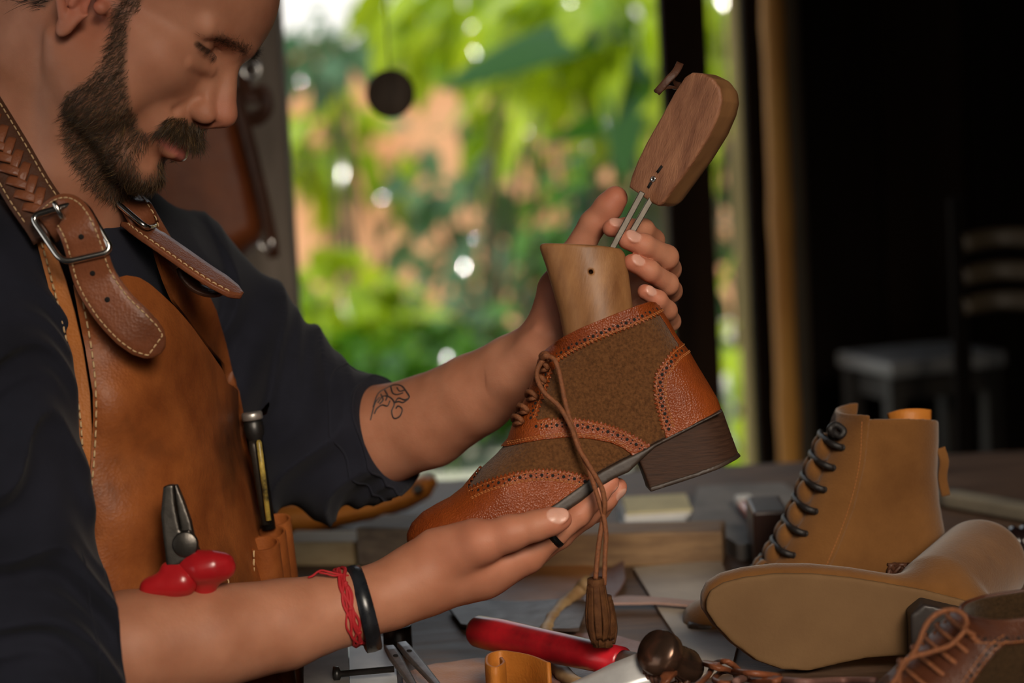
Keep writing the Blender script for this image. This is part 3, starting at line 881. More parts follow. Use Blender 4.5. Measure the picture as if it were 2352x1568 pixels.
AP_L = np.array([(560, 118), (640, 160), (800, 190), (900, 206), (1080, 200), (1200, 178), (1360, 160), (1600, 160), (1800, 150)], float)
AP_R = np.array([(560, 500), (640, 515), (800, 540), (900, 552), (1020, 566), (1180, 604), (1360, 646), (1600, 672), (1800, 680)], float)
AP_N, AP_F = 1.842, 2.13
def ap_xl(y): return np.interp(y, AP_L[:, 0], AP_L[:, 1])
def ap_xr(y): return np.interp(y, AP_R[:, 0], AP_R[:, 1])
def ap_tv(px, py): return np.arcsin(np.clip((np.asarray(px, float) - ap_xl(py)) / (ap_xr(py) - ap_xl(py)), -1, 1))
def ap_map(V2, off=0.0):
    """(t in quarter turns*100, py) -> point on the apron front"""
    t = V2[:, 0] / 100; y = V2[:, 1]
    xl, xr = ap_xl(y), ap_xr(y)
    px = xl + (xr - xl) * np.sin(t)
    d = AP_N + (AP_F - AP_N) * (1 - np.cos(t)) - off
    d = d + .004 * np.sin(y / 85 + t * 3) * np.sin(t * 4 + y / 140) + .0025 * np.sin(y / 38 - t * 5)
    return np.stack([U(a, b, c) for a, b, c in zip(px, y, d)])
def ap_poly(pts): pts = np.asarray(pts, float); return np.stack([ap_tv(pts[:, 0], pts[:, 1]) * 100, pts[:, 1]], 1)
apron = None
mb = MB()
bib = [(168, 655), (182, 643), (230, 648), (290, 632), (318, 636), (345, 652), (400, 702), (440, 748), (470, 790), (497, 828), (512, 850), (524, 880), (546, 895)]
bp = ap_poly(bib)
right = np.array([(PI / 2 * 100 + k, y) for k, y in ((4, 905), (20, 935), (45, 960), (50, 1100), (50, 1300), (50, 1600), (50, 1790))])
left = ap_poly([(170, 1790), (168, 1560), (170, 1360), (188, 1210), (206, 1090), (214, 960), (211, 890), (196, 800), (182, 730)])
poly = np.concatenate([bp, right, left])
poly[:, 0] *= 4.2       # nearly isotropic parameter units
fm = lambda V: ap_map(V / [4.2, 1])
sheet(mb, dense(poly, 9), fm, 13, .0032)
apron = mb.build('apron', M_apron, BODY, auto=50)
def ap_at(pts, off=.0006):
    pts = np.asarray(pts, float); V = ap_poly(pts); P = ap_map(V, off); return P
def ap_norm(pts):
    V = ap_poly(pts); a = ap_map(V + [1, 0]) - ap_map(V - [1, 0]); b = ap_map(V + [0, 2]) - ap_map(V - [0, 2])
    n = nrm(np.cross(a, b)); s = np.sign(np.sum(n * (CAM - ap_map(V)), 1, keepdims=True)); return n * s
mb = MB()
q = smooth_path(np.array([(186, 668, 0), (196, 720, 0), (210, 800, 0), (219, 880, 0), (221, 960, 0), (214, 1080, 0), (198, 1190, 0), (186, 1260, 0)], float), 80)[:, :2]
stitches(mb, ap_at(q), ap_norm(q), .0075, .0052, .0008)
mb.build('stitching', M_thread, apron)

# under-panel along the near edge (light inside of the hide) and the far panel
mb = MB()
pl = [(58, 470), (86, 470), (120, 560), (150, 640), (172, 720), (190, 800), (206, 900), (212, 1000), (206, 1100), (190, 1105), (186, 1040), (178, 960), (160, 860), (138, 760), (112, 660), (88, 570)]
sheet(mb, dense(pl, 9), lambda V: np.stack([U(x, y, 1.850 + .02 * max(0, (560 - y) / 100) + .002 * math.sin(y / 60)) for x, y in V]), 14, .003)
near_panel = mb.build('side_panel', M_apron_in, apron, auto=50, label='bright orange inner face of the apron edge')
mb = MB()
q = smooth_path(np.array([(70, 478, 0), (98, 565, 0), (122, 655, 0), (147, 755, 0), (168, 855, 0), (184, 955, 0), (190, 1035, 0), (192, 1085, 0)], float), 80)[:, :2]
stitches(mb, np.stack([U(x, y, 1.848 + .02 * max(0, (560 - y) / 100) + .002 * math.sin(y / 60)) for x, y in q]), -CF, .0066, .0046, .0008)
mb.build('stitching', M_thread, near_panel)

_gx, _gy = np.meshgrid(np.arange(200, 621, 14), np.arange(420, 1141, 14), indexing='ij')
_tp = trace(f_shirt, _gx.ravel(), _gy.ravel(), 1.6, 2.35)
_G = ((_tp - CAM) @ CF).reshape(_gx.shape)
_Gp = np.pad(_G, 2, mode='edge'); _G = np.min([_Gp[i:i + _G.shape[0], j:j + _G.shape[1]] for i in range(5) for j in range(5)], 0)
def hug(x, y):
    u = min(max((x - 200) / 14, 0), _G.shape[0] - 1.01); v = min(max((y - 420) / 14, 0), _G.shape[1] - 1.01); i, j = int(u), int(v); a, b = u - i, v - j
    return float(_G[i, j] * (1 - a) * (1 - b) + _G[i + 1, j] * a * (1 - b) + _G[i, j + 1] * (1 - a) * b + _G[i + 1, j + 1] * a * b)
def far_d(x, y): return min(2.085 + .00055 * (x - 420) - .00012 * (y - 700), hug(x, y) - .006)
mb = MB()
pl = [(318, 440), (345, 462), (395, 548), (436, 610), (470, 655), (497, 712), (520, 790), (538, 870), (556, 960), (572, 1040), (590, 1110), (560, 1110), (530, 1000), (515, 835), (478, 792), (440, 742), (400, 690), (378, 640), (362, 590), (352, 555), (330, 520), (300, 470)]
sheet(mb, dense(pl, 8), lambda V: np.stack([U(x, y, far_d(x, y) + .003 * math.sin(x / 22)) for x, y in V]), 12, .003)
far_panel = mb.build('far_panel', M_apron, apron, auto=50)

FD = min(hug(x, y) for x, y in ((300, 470), (340, 520), (420, 600), (500, 650))) - .012
# near shoulder strap with braid
def strap_frame(pts, n, nor0=None):
    P = smooth_path(np.array([U(*p) for p in pts]), n); return P
P = strap_frame([(-150, 90, 1.93), (-70, 215, 1.885), (10, 345, 1.862), (65, 440, 1.85), (110, 505, 1.842), (128, 535, 1.842)], 60)
nor = nrm(-CF * .95 + CR * .12 + CU * .28)
mb = MB(); mb.ribbon(P, nor, .038, .0045)
strap = mb.build('shoulder_strap', M_strap_dk, apron)
T = tangents(P); B = nrm(np.cross(T, nor))
for s in (-1, 1):
    mb = MB(); stitches(mb, P[4:-5] + B[4:-5] * s * .0158 + nor * .0028, nor, .0058, .004, .0006)
    mb.build('stitching', M_thread, strap)
mb = MB()      # braid: crossing leather loops down the middle
L_ = np.r_[0, np.cumsum(np.linalg.norm(np.diff(P, axis=0), axis=1))]; at = lambda s: np.array([np.interp(s, L_, P[:, k]) for k in range(3)])
s = .035
while s < L_[-1] - .030:
    i = min(len(P) - 2, np.searchsorted(L_, s)); t_, b_ = T[i], B[i]
    for sg in (-1, 1):
        c = at(s + (.006 if sg > 0 else 0)) + nor * .003
        q = [c + b_ * sg * .0105 + t_ * (-.004) - nor * .003, c + b_ * sg * .0085 + t_ * (-.002) + nor * .0018, c + b_ * sg * .003 + t_ * .004 + nor * .0030, c - b_ * sg * .002 + t_ * .0095 + nor * .0012, c - b_ * sg * .0035 + t_ * .0125 - nor * .002]
        q = smooth_path(q, 12); mb.ribbon(q, nor + 0 * q, np.interp(np.linspace(0, 1, 12), [0, .5, 1], [.006, .0075, .0055]), .0022)
    s += .0125
mb.build('braid', M_strap, strap)

# tongue strap through the buckle
P = strap_frame([(108, 520, 1.838), (140, 492, 1.826), (160, 494, 1.816), (182, 530, 1.811), (200, 580, 1.815), (219, 640, 1.823), (258, 702, 1.823), (306, 752, 1.823), (348, 786, 1.828), (374, 803, 1.832)], 90)
T = tangents(P); 
nor = np.stack([nrm(np.cross(t, nrm(np.cross(-CF, t)))) for t in T]); nor = np.where((np.sum(nor * -CF, 1) < 0)[:, None], -nor, nor)
sd = nrm(np.cross(T, nor))
w = np.interp(np.linspace(0, 1, 90), [0, .3, .5, .82, .90, .95, .98, 1], [.0285, .030, .032, .0345, .032, .026, .018, .006])
mb = MB(); mb.ribbon(P, nor, w, .0042)
tongue = mb.build('strap_tongue', M_strap, apron)
Bn = nrm(np.cross(T, nor)); mb = MB()
pr = [P[i] + Bn[i] * (w[i] / 2 - .0032) + nor[i] * .0024 for i in range(4, 86)]
pl2 = [P[i] - Bn[i] * (w[i] / 2 - .0032) + nor[i] * .0024 for i in range(85, 3, -1)]
stitches(mb, np.array(pr + pl2), -CF, .0048, .0034, .0006)
mb.build('stitching', M_thread, tongue)
for i in (29, 45, 58):
    mb = MB(); mb.lathe([(.0001, .0026), (.0021, .0026), (.0023, -.001), (.0001, -.001)], P[i], nor[i], 14)
    mb.build('punched_hole', M_dark_hole, tongue)
# buckles
def rrect(c4, rad, n=6):
    c4 = [np.asarray(c) for c in c4]; out = []
    for i in range(4):
        p, c, q = c4[i - 1], c4[i], c4[(i + 1) % 4]; a = nrm(p - c) * rad; b = nrm(q - c) * rad
        for k in range(n + 1):
            t = k / n; out.append((1 - t) ** 2 * (c + a) + 2 * t * (1 - t) * c + t * t * (c + b))
    return np.array(out)
mb = MB()
mb.tube(resample(rrect([U(70, 496, 1.822), U(192, 462, 1.818), U(259, 577, 1.812), U(143, 603, 1.812)], .0085), 90, True), .00265, 10, closed=True)
buckle = mb.build('buckle', M_steel, apron)
mb = MB(); mb.tube(smooth_path([U(124, 464, 1.812), U(132, 478, 1.811), U(142, 496, 1.813), (U(160, 520, 1.822))], 12), .0021, 10)
mb.build('buckle_prong', M_steel, buckle)
mb = MB()
mb.tube(resample(rrect([U(236, 438, FD - .006), U(262, 446, FD + .026), U(357, 517, FD + .012), U(336, 523, FD - .022)], .007), 70, True), .0025, 8, closed=True)
mb.build('buckle', M_steel, apron)
P = strap_frame([(286, 440, FD + .02), (303, 462, FD + .002), (325, 496, FD - .004), (334, 524, FD)], 20)
mb = MB(); mb.ribbon(P, nrm(-CF * .75 + CR * .6), .026, .004)
stitches(mb, P + nrm(CR * .8 + CF * .4) * .010 + nrm(-CF * .75 + CR * .6) * .0025, nrm(-CF * .75 + CR * .6), .006, .004, .0006, m=1)
mb.build('far_strap', [M_strap, M_thread], apron)
P = strap_frame([(316, 520, FD), (345, 540, FD - .012), (400, 578, FD - .016), (460, 620, FD - .02), (510, 652, FD - .022), (540, 671, FD - .022), (556, 679, FD - .022)], 50)
nf = nrm(-CF * .33 + CU * .85 + CR * .45)
w = np.interp(np.linspace(0, 1, 50), [0, .8, .93, 1], [.034, .034, .026, .006])
mb = MB(); mb.ribbon(P, nf, w, .0042)
T = tangents(P); Bn = nrm(np.cross(T, nf)); sg = np.sign(np.sum(Bn[0] * -CF))
stitches(mb, P[2:46] + Bn[2:46] * sg * (w[2:46, None] / 2 - .003) + nf * .0024, nf, .0055, .004, .0006, m=1)
mb.build('strap_tongue', [M_strap, M_thread], apron, label='far shoulder strap tongue seen edge on')
P = strap_frame([(420, 612, FD - .008), (432, 640, FD - .008), (458, 664, FD - .008), (490, 672, FD - .006), (508, 664, FD)], 24)
mb = MB(); mb.ribbon(P, nrm(-CF * .5 + CU * .85), .012, .003); mb.build('strap_keeper', M_strap_dk, apron)

# pockets at the waist: tool loops on the far side and the pliers pocket
def tube_loop(px, py, d, r, h, hole):
    c = U(px, py, d); ax = nrm(CU * 1.0 - CR * .08 - CF * .42)
    mb = MB(); mb.lathe([(r * .80, -h * .5), (r * .82, -.002), (r * .86, 0), (r, .0), (r * 1.02, -.002), (r * 1.02, -h * .5), (r * .98, -h)], c, ax, 24); return mb
for i, (px, py, d, r, h) in enumerate(((637, 1192, 2.07, .0115, .16), (622, 1222, 2.045, .0125, .15), (604, 1247, 2.015, .0135, .14))):
    mb = tube_loop(px, py, d, r, h, 0)
    if i == 2:
        q = np.array([U(583, 1262 + k * 4, 1.999) for k in range(30)]); stitches(mb, q, -CF, .006, .0042, .0007, m=1)
    mb.build('tool_loop', [M_apron, M_thread], apron, auto=40)
mb = MB()
pk = [(395, 1385), (440, 1352), (516, 1322), (528, 1315), (540, 1330), (552, 1420), (556, 1560), (330, 1560), (330, 1420)]
sheet(mb, dense(ap_poly(pk) * [4.2, 1], 9), lambda V: ap_map(V / [4.2, 1], .016 ), 13, .003)
pocket = mb.build('pocket', M_apron, apron, auto=50)
mb = MB(); q = np.array([(522, 1326), (528, 1360), (534, 1400), (540, 1470), (545, 1540)], float); q = smooth_path(np.c_[q, q[:, 0] * 0], 30)[:, :2]
stitches(mb, ap_at(q, .0168), ap_norm(q), .0062, .0044, .0007); mb.build('stitching', M_thread, pocket)

print("FD", FD)
# bangle, cord, ring
ax = nrm(U(900, 1362, 1.886) - U(740, 1412, 1.864)); c0 = U(834, 1397, 1.876)
ax_b = nrm(ax + CF * -.22 + CR * .05); u = nrm(np.cross(ax_b, CF)); v = np.cross(ax_b, u)
mb = MB(); n = 64
V = []; F = []
for i in range(n):
    a = 2 * PI * i / n; rad = .0330; dirn = u * math.cos(a) * 1.0 + v * math.sin(a) * .98
    for h_, rr in ((-.0062, .0), (-.0055, .0012), (0, .0018), (.0055, .0012), (.0062, .0), (.0055, -.0010), (0, -.0012), (-.0055, -.0010)):
        V.append(c0 + dirn * (rad + rr) + ax_b * h_)
for i in range(n):
    for k in range(8): F.append((i * 8 + k, i * 8 + (k + 1) % 8, ((i + 1) % n) * 8 + (k + 1) % 8, ((i + 1) % n) * 8 + k))
mb.add(V, F)
M_bangle = mat('black_bangle', (.012, .014, .018), .28, var=.5, vscale=60, rvar=.1)
o = mb.build('bangle', M_bangle, BODY); fix_normals(o)
mb = MB(); c1 = c0 - ax * .0125
for k in range(6):
    ph = rng.random() * 6; ph2 = rng.random() * 6
    q = []
    for i in range(90):
        a = 2 * PI * i / 90
        rad = .0296 + .0016 * math.sin(5 * a + ph) + .0006 * k % 2 * .001
        sl = .0022 * math.sin(2 * a + ph2) + .0012 * math.sin(7 * a + ph) + (k - 2.5) * .0010
        p = c1 + (u * math.cos(a) * 1.0 + v * math.sin(a)) * rad + ax_b * (sl)
        q.append(p)
    q = np.array(q)
    dd = f_body(q.astype(np.float32), (3, 2)); q = q + nrm(q - (c1 + np.outer((q - c1) @ ax, ax))) * np.clip(.0012 - dd, -.006, .006)[:, None]
    mb.tube(q, .0009 + .0003 * (k % 3), 6, closed=True)
for k in range(9):
    i = rng.integers(0, 90); p = q[i]; mb.lathe([(.0003, -.0018), (.0019, -.001), (.0019, .001), (.0003, .0018)], p, nrm(rng.normal(size=3)), 8)
q = smooth_path([U(800, 1322, 1.857), U(775, 1318, 1.852), U(752, 1312, 1.85), U(735, 1310, 1.852), U(718, 1322, 1.852), U(708, 1326, 1.853)], 24); mb.tube(q, .0009, 6)
q = smooth_path([U(790, 1318, 1.857), U(770, 1322, 1.85), U(748, 1317, 1.85), U(732, 1314, 1.852)], 20); mb.tube(q, .0008, 6)
mb.build('cord_bracelet', mat('red_cord', (.42, .012, .018), .7, bump=.3, bscale=900), BODY)
a, b = RH_index[0][0], RH_index[1][0]; t = nrm(b - a); cR = a + (b - a) * .96
mb = MB(); mb.lathe([(.0098, -.003), (.0112, -.0028), (.0117, 0), (.0112, .0028), (.0098, .003)], cR, t, 36)
mb.build('finger_ring', mat('black_ring', (.012, .012, .013), .3, metal=.6), BODY)
# tattoo: inked lines lying on the skin of the far forearm
def on_skin(pts, n):
    q = smooth_path(np.c_[np.array(pts, float), np.zeros(len(pts))], n)[:, :2]
    return trace(lambda P: f_body(P, (3,)), q[:, 0], q[:, 1], 1.8, 2.3)
TAT = [[(857, 935), (868, 905), (885, 893), (905, 884), (922, 886), (934, 900), (940, 912), (930, 918), (916, 914), (908, 922)],
       [(868, 925), (880, 910), (896, 912), (906, 926), (900, 944), (905, 960), (918, 956), (924, 940), (915, 932), (909, 938)],
       [(860, 950), (866, 938), (878, 930), (890, 932), (896, 920)], [(884, 896), (890, 908), (886, 920)], [(898, 888), (902, 902), (912, 906), (926, 902)],
       [(851, 965), (856, 945), (862, 925), (872, 912)], [(912, 890), (918, 898), (930, 896)], [(875, 905), (880, 918), (872, 928)], [(905, 925), (916, 922), (926, 924), (938, 916)]]
mb = MB()
for l in TAT:
    q = on_skin(l, 8 * len(l)); mb.tube(q, .00072, 5)
mb.build('tattoo', mat('tattoo_ink', (.035, .03, .032), .6), BODY)
# ------------------------------------------------------------------ inflated outlines
class Infl:
    """solid whose side view is the outline poly (px), rounded towards the open curves, half width W(px,py) in metres"""
    def __init__(s, poly, curves, ext, W, r, d0, s0, right=CR, up=CU, out=CF, origin=None, k=.002):
        s.px0 = np.mean(poly, 0); s.sc = s0; s.o = U(s.px0[0], s.px0[1], d0) if origin is None else origin
        s.R = np.stack([right, out, up], 1).astype(np.float32); s.k = k; s.W = W; s.r = r
        pl = np.asarray(poly, float); lo = pl.min(0) - 40; hi = pl.max(0) + 40
        s.lo = lo; s.hi = hi
        ext = np.asarray(ext, float)
        def fs(P):
            d = np.min([d_line(P, c) for c in curves], 0); return np.where(sd_poly(P, ext) < 0, d, -d) * s.sc
        s.S = Grid2(fs, lo, hi, 2.0); s.P = Grid2(lambda P: sd_poly(P, pl) * s.sc, lo, hi, 2.0)
    def px(s, P):
        q = (P - s.o.astype(np.float32)) @ s.R
        return s.px0[0] + q[:, 0] / s.sc, s.px0[1] - q[:, 2] / s.sc, q[:, 1]
    def solid(s, P):
        x, y, w = s.px(P); W = s.W(x, y); r = s.r(x, y) if callable(s.r) else s.r
        q1 = np.maximum(r - s.S(x, y), 0) / r; q2 = np.abs(w) / W
        E = np.sqrt(q1 * q1 + q2 * q2) + 1e-6
        g = np.sqrt((q1 / r) ** 2 + (q2 / W) ** 2) / E
        return ((E - 1) / np.maximum(g, 1 / .08)).astype(np.float32)
    def __call__(s, P):
        x, y, w = s.px(P)
        return smax(s.solid(P), s.P(x, y), s.k)
    def box(s, pad=.01):
        h = s.sc; W = .06
        c = [s.o + s.R @ np.array([(x - s.px0[0]) * h, w, -(y - s.px0[1]) * h]) for x in (s.lo[0], s.hi[0]) for y in (s.lo[1], s.hi[1]) for w in (-W, W)]
        return np.min(c, 0) - pad, np.max(c, 0) + pad
    def at(s, x, y, w): return s.o + s.R @ np.array([(x - s.px0[0]) * s.sc, w, -(y - s.px0[1]) * s.sc])

def zigzag(line, pitch, amp, side=1):
    P = np.asarray(line, float); L = np.linalg.norm(np.diff(P, axis=0), axis=1).sum(); n = max(2, int(L / pitch)) * 2
    Q = resample(smooth_path(np.c_[P, 0 * P[:, 0]], 80)[:, :2], n + 1); T = tangents(Q); Nn = np.stack([-T[:, 1], T[:, 0]], 1)
    return Q + Nn * (amp * side * np.where(np.arange(n + 1) % 2, 1, -1))[:, None]

def net(fn, box, h, it=1):
    V, F = surface_nets(fn, box[0], box[1], h, lip=1.3)
    return relax(V, F, it, .4), F

def fine_leather(name, c1, c2, grain=700, rough=.36, bump=.55):
    return leather(name, c1, c2, stain=(.10, .028, .010), rough=rough, grain=grain, bump=bump, stain_amt=.35, sscale=12, coat=.08)
M_calf = fine_leather('grained_calf', (.17, .030, .0055), (.28, .060, .011), rough=.32, bump=.75)
M_calf_dk = fine_leather('dark_grained_calf', (.050, .015, .007), (.095, .030, .012))
M_suede = mat('brown_suede', (.070, .028, .010), .95, var=.45, vscale=420, bump=1.0, bscale=600, sheen=.12, spec=.08, col2=(.150, .064, .022), bdist=.0014)
M_suede_dk = mat('dark_suede', (.022, .012, .005), .95, bump=.9, bscale=700, sheen=.1, spec=.08, col2=(.050, .027, .011), vscale=500, bdist=.0012)
M_stack = mat('stacked_leather', (.026, .011, .006), .6, spec=.25, col2=(.060, .027, .015), vscale=60, bump=.5, bscale=160, stretch=(1, 1, 14), rvar=.1)
M_sole = mat('sole_leather', (.030, .018, .012), .5, var=.4, vscale=40, bump=.2, bscale=300)
M_lining = mat('lining_leather', (.25, .10, .03), .7, var=.2, vscale=30)
M_lace = mat('waxed_lace', (.19, .062, .019), .65, var=.3, vscale=400, bump=.8, bscale=1200)
M_lacethread = mat('orange_thread', (.42, .15, .04), .7)

def pol(*segs): return np.concatenate([np.asarray(s, float) for s in segs])

# ------------------------------------------------------------------ the boot in the hands
S0 = 1.925 / FPX
FRONT = [(942, 1250), (938, 1240), (938, 1226), (949, 1202), (973, 1178), (1005, 1159), (1036, 1143), (1064, 1121), (1103, 1074), (1138, 1042), (1169, 1008), (1180, 975), (1190, 950), (1206, 922), (1222, 885), (1231, 858), (1238, 828), (1252, 808), (1272, 792)]
TOP = [(1272, 792), (1295, 776), (1330, 758), (1400, 729), (1460, 706), (1490, 697), (1505, 698)]
BACK = [(1505, 698), (1516, 710), (1535, 738), (1550, 766), (1564, 788), (1580, 808), (1602, 846), (1626, 885), (1644, 916), (1652, 938)]
BOT = [(1652, 938), (1610, 958), (1560, 982), (1500, 1012), (1470, 1028), (1418, 1053), (1378, 1075), (1348, 1093), (1328, 1109), (1275, 1146), (1212, 1182), (1150, 1213), (1080, 1243), (1010, 1262), (960, 1262)]
boot_poly = pol(FRONT, TOP[1:], BACK[1:], BOT[1:])
boot_ext = pol([(945, 1340)], FRONT, [(1285, 760), (1300, 640), (1480, 600)], BACK, [(1660, 1000), (1660, 1340)])
def along(x, y): return ((x - 938) * .943 - (y - 1245) * .333) / 766
def boot_W(x, y):
    s = along(x, y); up = np.clip((960 - y - (x - 1240) * .0) / 240, 0, 1)
    foot = np.interp(s, [0, .06, .15, .32, .45, .6, .75, .9, 1], [.026, .033, .0395, .0445, .042, .0355, .0335, .033, .031])
    return foot * (1 - up) + .038 * up
def boot_r(x, y): return np.interp(along(x, y), [0, .2, .5, .7, 1], [.026, .030, .034, .036, .030])
UP = Infl(boot_poly, [FRONT, BACK], boot_ext, boot_W, boot_r, 1.925, S0)
cavity = sd = None
CAV = Grid2(lambda P: sd_poly(P, [(1250, 500), (1620, 500), (1600, 800), (1540, 880), (1300, 900), (1262, 830)]) * S0, UP.lo, UP.hi, 2.0)
def f_boot(P):
    x, y, w = UP.px(P); d = UP(P)
    return smax(d, -smax(UP.solid(P) + .0035, CAV(x, y), .002), .0012)
BOOT = empty('brogue_boot', U(1300, 1150, 1.925), 'brown suede and tan leather brogue boot held up in both hands, laces hanging with tassels', 'boot')
box = UP.box()
V, F = net(f_boot, box, .0012)
upper = link('upper', mesh_np('upper', V, F), M_suede, BOOT)

def panel(Inf, poly2, mats, parent, name, holes=(), small=(), stitch=(), t=.0013, h=.00062, base=None, label=None, hole_r=.00135, small_r=.0007, tin=.0016):
    pl = np.asarray(poly2, float); base = base or Inf.solid
    lo, hi = pl.min(0) - 8, pl.max(0) + 8
    G = Grid2(lambda P: sd_poly(P, pl) * Inf.sc, lo, hi, 1.2)
    def f(P):
        x, y, w = Inf.px(P); d = base(P)
        return np.maximum(np.maximum(np.maximum(d - t, -(d + tin)), G(x, y)), Inf.P(x, y) - t)
    c = [Inf.at(x, y, w) for x in (lo[0], hi[0]) for y in (lo[1], hi[1]) for w in (-.058, .058)]
    V, F = net(f, (np.min(c, 0), np.max(c, 0)), h, 1 if h > .001 else 0)
    mb = MB(); mb.add(V, F.tolist(), 0)
    fs = lambda P: base(P) - t
    for pts, r in ((holes, hole_r), (small, small_r)):
        if len(pts):
            pts = np.asarray(pts, float); Q = trace_px(Inf, fs, pts); Nn = grad(fs, Q, .001)
            for p, n in zip(Q, Nn): mb.lathe([(.00005, .00022), (r * .82, .00020), (r, .0001), (r * 1.05, -.0004)], p, n, 10, m=1)
    for st in stitch:
        Q = smooth_path(np.c_[np.asarray(st, float), np.zeros(len(st))], max(12, len(st) * 10))[:, :2]
        Q3 = trace_px(Inf, fs, Q); stitches(mb, Q3, grad(fs, Q3, .001), .0031, .0022, .00034, m=2, lift=.0001)
    return mb.build(name, mats, parent, label=label)
def trace_px(Inf, fs, pts):
    """march along the width axis from the near side for outline pixels"""
    o = np.stack([Inf.at(x, y, -.075) for x, y in pts]); dv = Inf.R[:, 1].astype(float); t = np.zeros(len(pts))
    for _ in range(60): t = t + np.clip(fs((o + dv * t[:, None]).astype(np.float32)), -.004, .004) * .8
    return o + dv * t[:, None]
def row(line, n, off=0.0):
    Q = smooth_path(np.c_[np.asarray(line, float), np.zeros(len(line))], 60)[:, :2]
    T = tangents(Q); Q = Q + np.stack([-T[:, 1], T[:, 0]], 1) * off
    return resample(Q, n)
def brogue(line, n, off, amp=4.5):
    """big holes on a line with pairs of small ones between"""
    R = row(line, 2 * n + 1, off); T = tangents(R); Nn = np.stack([-T[:, 1], T[:, 0]], 1)
    return R[::2], np.concatenate([R[1::2] + Nn[1::2] * amp, R[1::2] - Nn[1::2] * amp])
BM = [M_calf, M_dark_hole, M_lacethread]
# toe cap
tl = [(1072, 1119), (1095, 1107), (1123, 1095), (1182, 1078), (1241, 1071), (1300, 1076), (1346, 1087), (1368, 1094)]
hb, hs = brogue(tl, 12, 13)
panel(UP, pol([(1050, 1060), (1098, 1060)], zigzag([(1104, 1072), (1090, 1092), (1074, 1116)], 9.5, 3.5), zigzag(tl, 9.5, 4.2), [(1340, 1150), (1230, 1230), (1100, 1300), (910, 1300), (910, 1180)]), BM, BOOT, 'toe_cap',
      hb[1:], hs[1:-1], [row(tl, 12, 6.5), row(tl, 12, 21), row(tl, 12, 24)] )
mbt = None
# quarter / eyestay overlay
q_up = [(1269, 846), (1256, 886), (1241, 926), (1230, 960)]
q_up2 = [(1230, 960), (1260, 959), (1291, 956), (1323, 958), (1371, 966), (1406, 976), (1438, 989), (1467, 1005), (1484, 1016)]
q_lo = [(1442, 1036), (1425, 1024), (1398, 1012), (1350, 1003), (1300, 1000), (1250, 1004), (1205, 1012), (1166, 1022)]
hb, hs = brogue(q_up2, 11, 15, 4); hb2, hs2 = brogue(q_up, 7, -12 + 24, 3.5)
panel(UP, pol([(1284, 800)], zigzag(q_up, 9.5, 4.2), zigzag(q_up2[1:], 9.5, 4.2), [(1490, 1030), (1450, 1045)], q_lo, [(1150, 1024), (1165, 960), (1210, 870), (1225, 800), (1262, 780)]), BM, BOOT, 'quarter',
      pol(hb, hb2), pol(hs, hs2), [row(q_lo, 20, 5), row(q_lo, 20, 9), row(q_up2, 20, 7), row(q_up, 12, 5.5)])
# collar
c_lo = [(1262, 842), (1279, 830), (1323, 803), (1387, 774), (1451, 749), (1515, 720), (1530, 713)]
hb, hs = brogue(c_lo, 15, -13, 4)
panel(UP, pol([(1238, 826)], zigzag(c_lo, 9.5, 4.2), [(1540, 690), (1500, 670), (1240, 760)]), BM, BOOT, 'collar', hb[1:-1], hs, [row(c_lo[1:], 20, -6), row(c_lo[1:], 20, -3)])
# back strip and heel counter
panel(UP, [(1508, 690), (1530, 690), (1600, 790), (1570, 806), (1556, 792), (1540, 768), (1524, 742), (1510, 722)], BM, BOOT, 'back_strip', t=.0008)
k_l = [(1570, 784), (1540, 803), (1516, 832), (1500, 856), (1496, 886), (1499, 922), (1507, 950), (1516, 985)]
hb, hs = brogue(k_l, 12, -14, 4.5)
panel(UP, pol(zigzag(k_l, 9.5, 4.2), [(1525, 1020), (1720, 930), (1600, 760)]), BM, BOOT, 'heel_counter', hb, hs, [row(k_l, 20, -6), row(k_l, 20, -24), row(k_l, 20, -27)])
mb = MB()   # medallion dots on the toe
# sole and heel
def f_sole(P):
    x, y, w = UP.px(P)
    return smax(SOLE.P(x, y), np.abs(w) - (SOLE.W(x, y)) * np.sqrt(np.clip(1 - np.maximum(0, 1 - along(x, y) / .16) ** 2.2, .02, 1)), .0025)
SBOT = [(1652, 944), (1560, 992), (1500, 1022), (1462, 1057), (1440, 1079), (1408, 1092), (1366, 1118), (1330, 1145), (1275, 1180), (1212, 1214), (1150, 1243), (1080, 1268), (1010, 1280), (955, 1272)]
sole_poly = pol([(940, 1252)], BOT[::-1], SBOT)
SOLE = Infl(sole_poly, [sole_poly], sole_poly, lambda x, y: boot_W(x, np.maximum(y, 965)) + .0022, .01, 1.925, S0); SOLE.px = UP.px
V, F = net(f_sole, box, .0011)
link('sole', mesh_np('sole', V, F), M_sole, BOOT)
hp = np.array([(1462, 1052), (1478, 1034), (1500, 1018), (1560, 988), (1610, 962), (1655, 936), (1661, 948), (1680, 1000), (1698, 1046), (1640, 1070), (1560, 1098), (1488, 1120), (1476, 1086)], float)
HG = Grid2(lambda P: sd_poly(P, hp) * S0, UP.lo - 20, UP.hi + 60, 2.0)
def f_heel(P):
    x, y, w = UP.px(P)
    u = (x - 1488) * .943 - (y - 1120) * .333                       # along the heel
    Wd = .0315 * np.sqrt(np.clip(1 - np.clip((u - 110) / 112, 0, 1) ** 2, .0, 1)) + .001
    return smax(HG(x, y), (np.abs(w) - Wd) * .7, .0015)
V, F = net(f_heel, (box[0] - .03, box[1] + .03), .0011)
heel = link('heel', mesh_np('heel', V, F), M_stack, BOOT)
tp = np.array([(1486, 1112), (1560, 1090), (1640, 1062), (1695, 1038), (1701, 1047), (1640, 1074), (1560, 1101), (1488, 1124)], float)
TG = Grid2(lambda P: sd_poly(P, tp) * S0, UP.lo - 20, UP.hi + 60, 2.0)
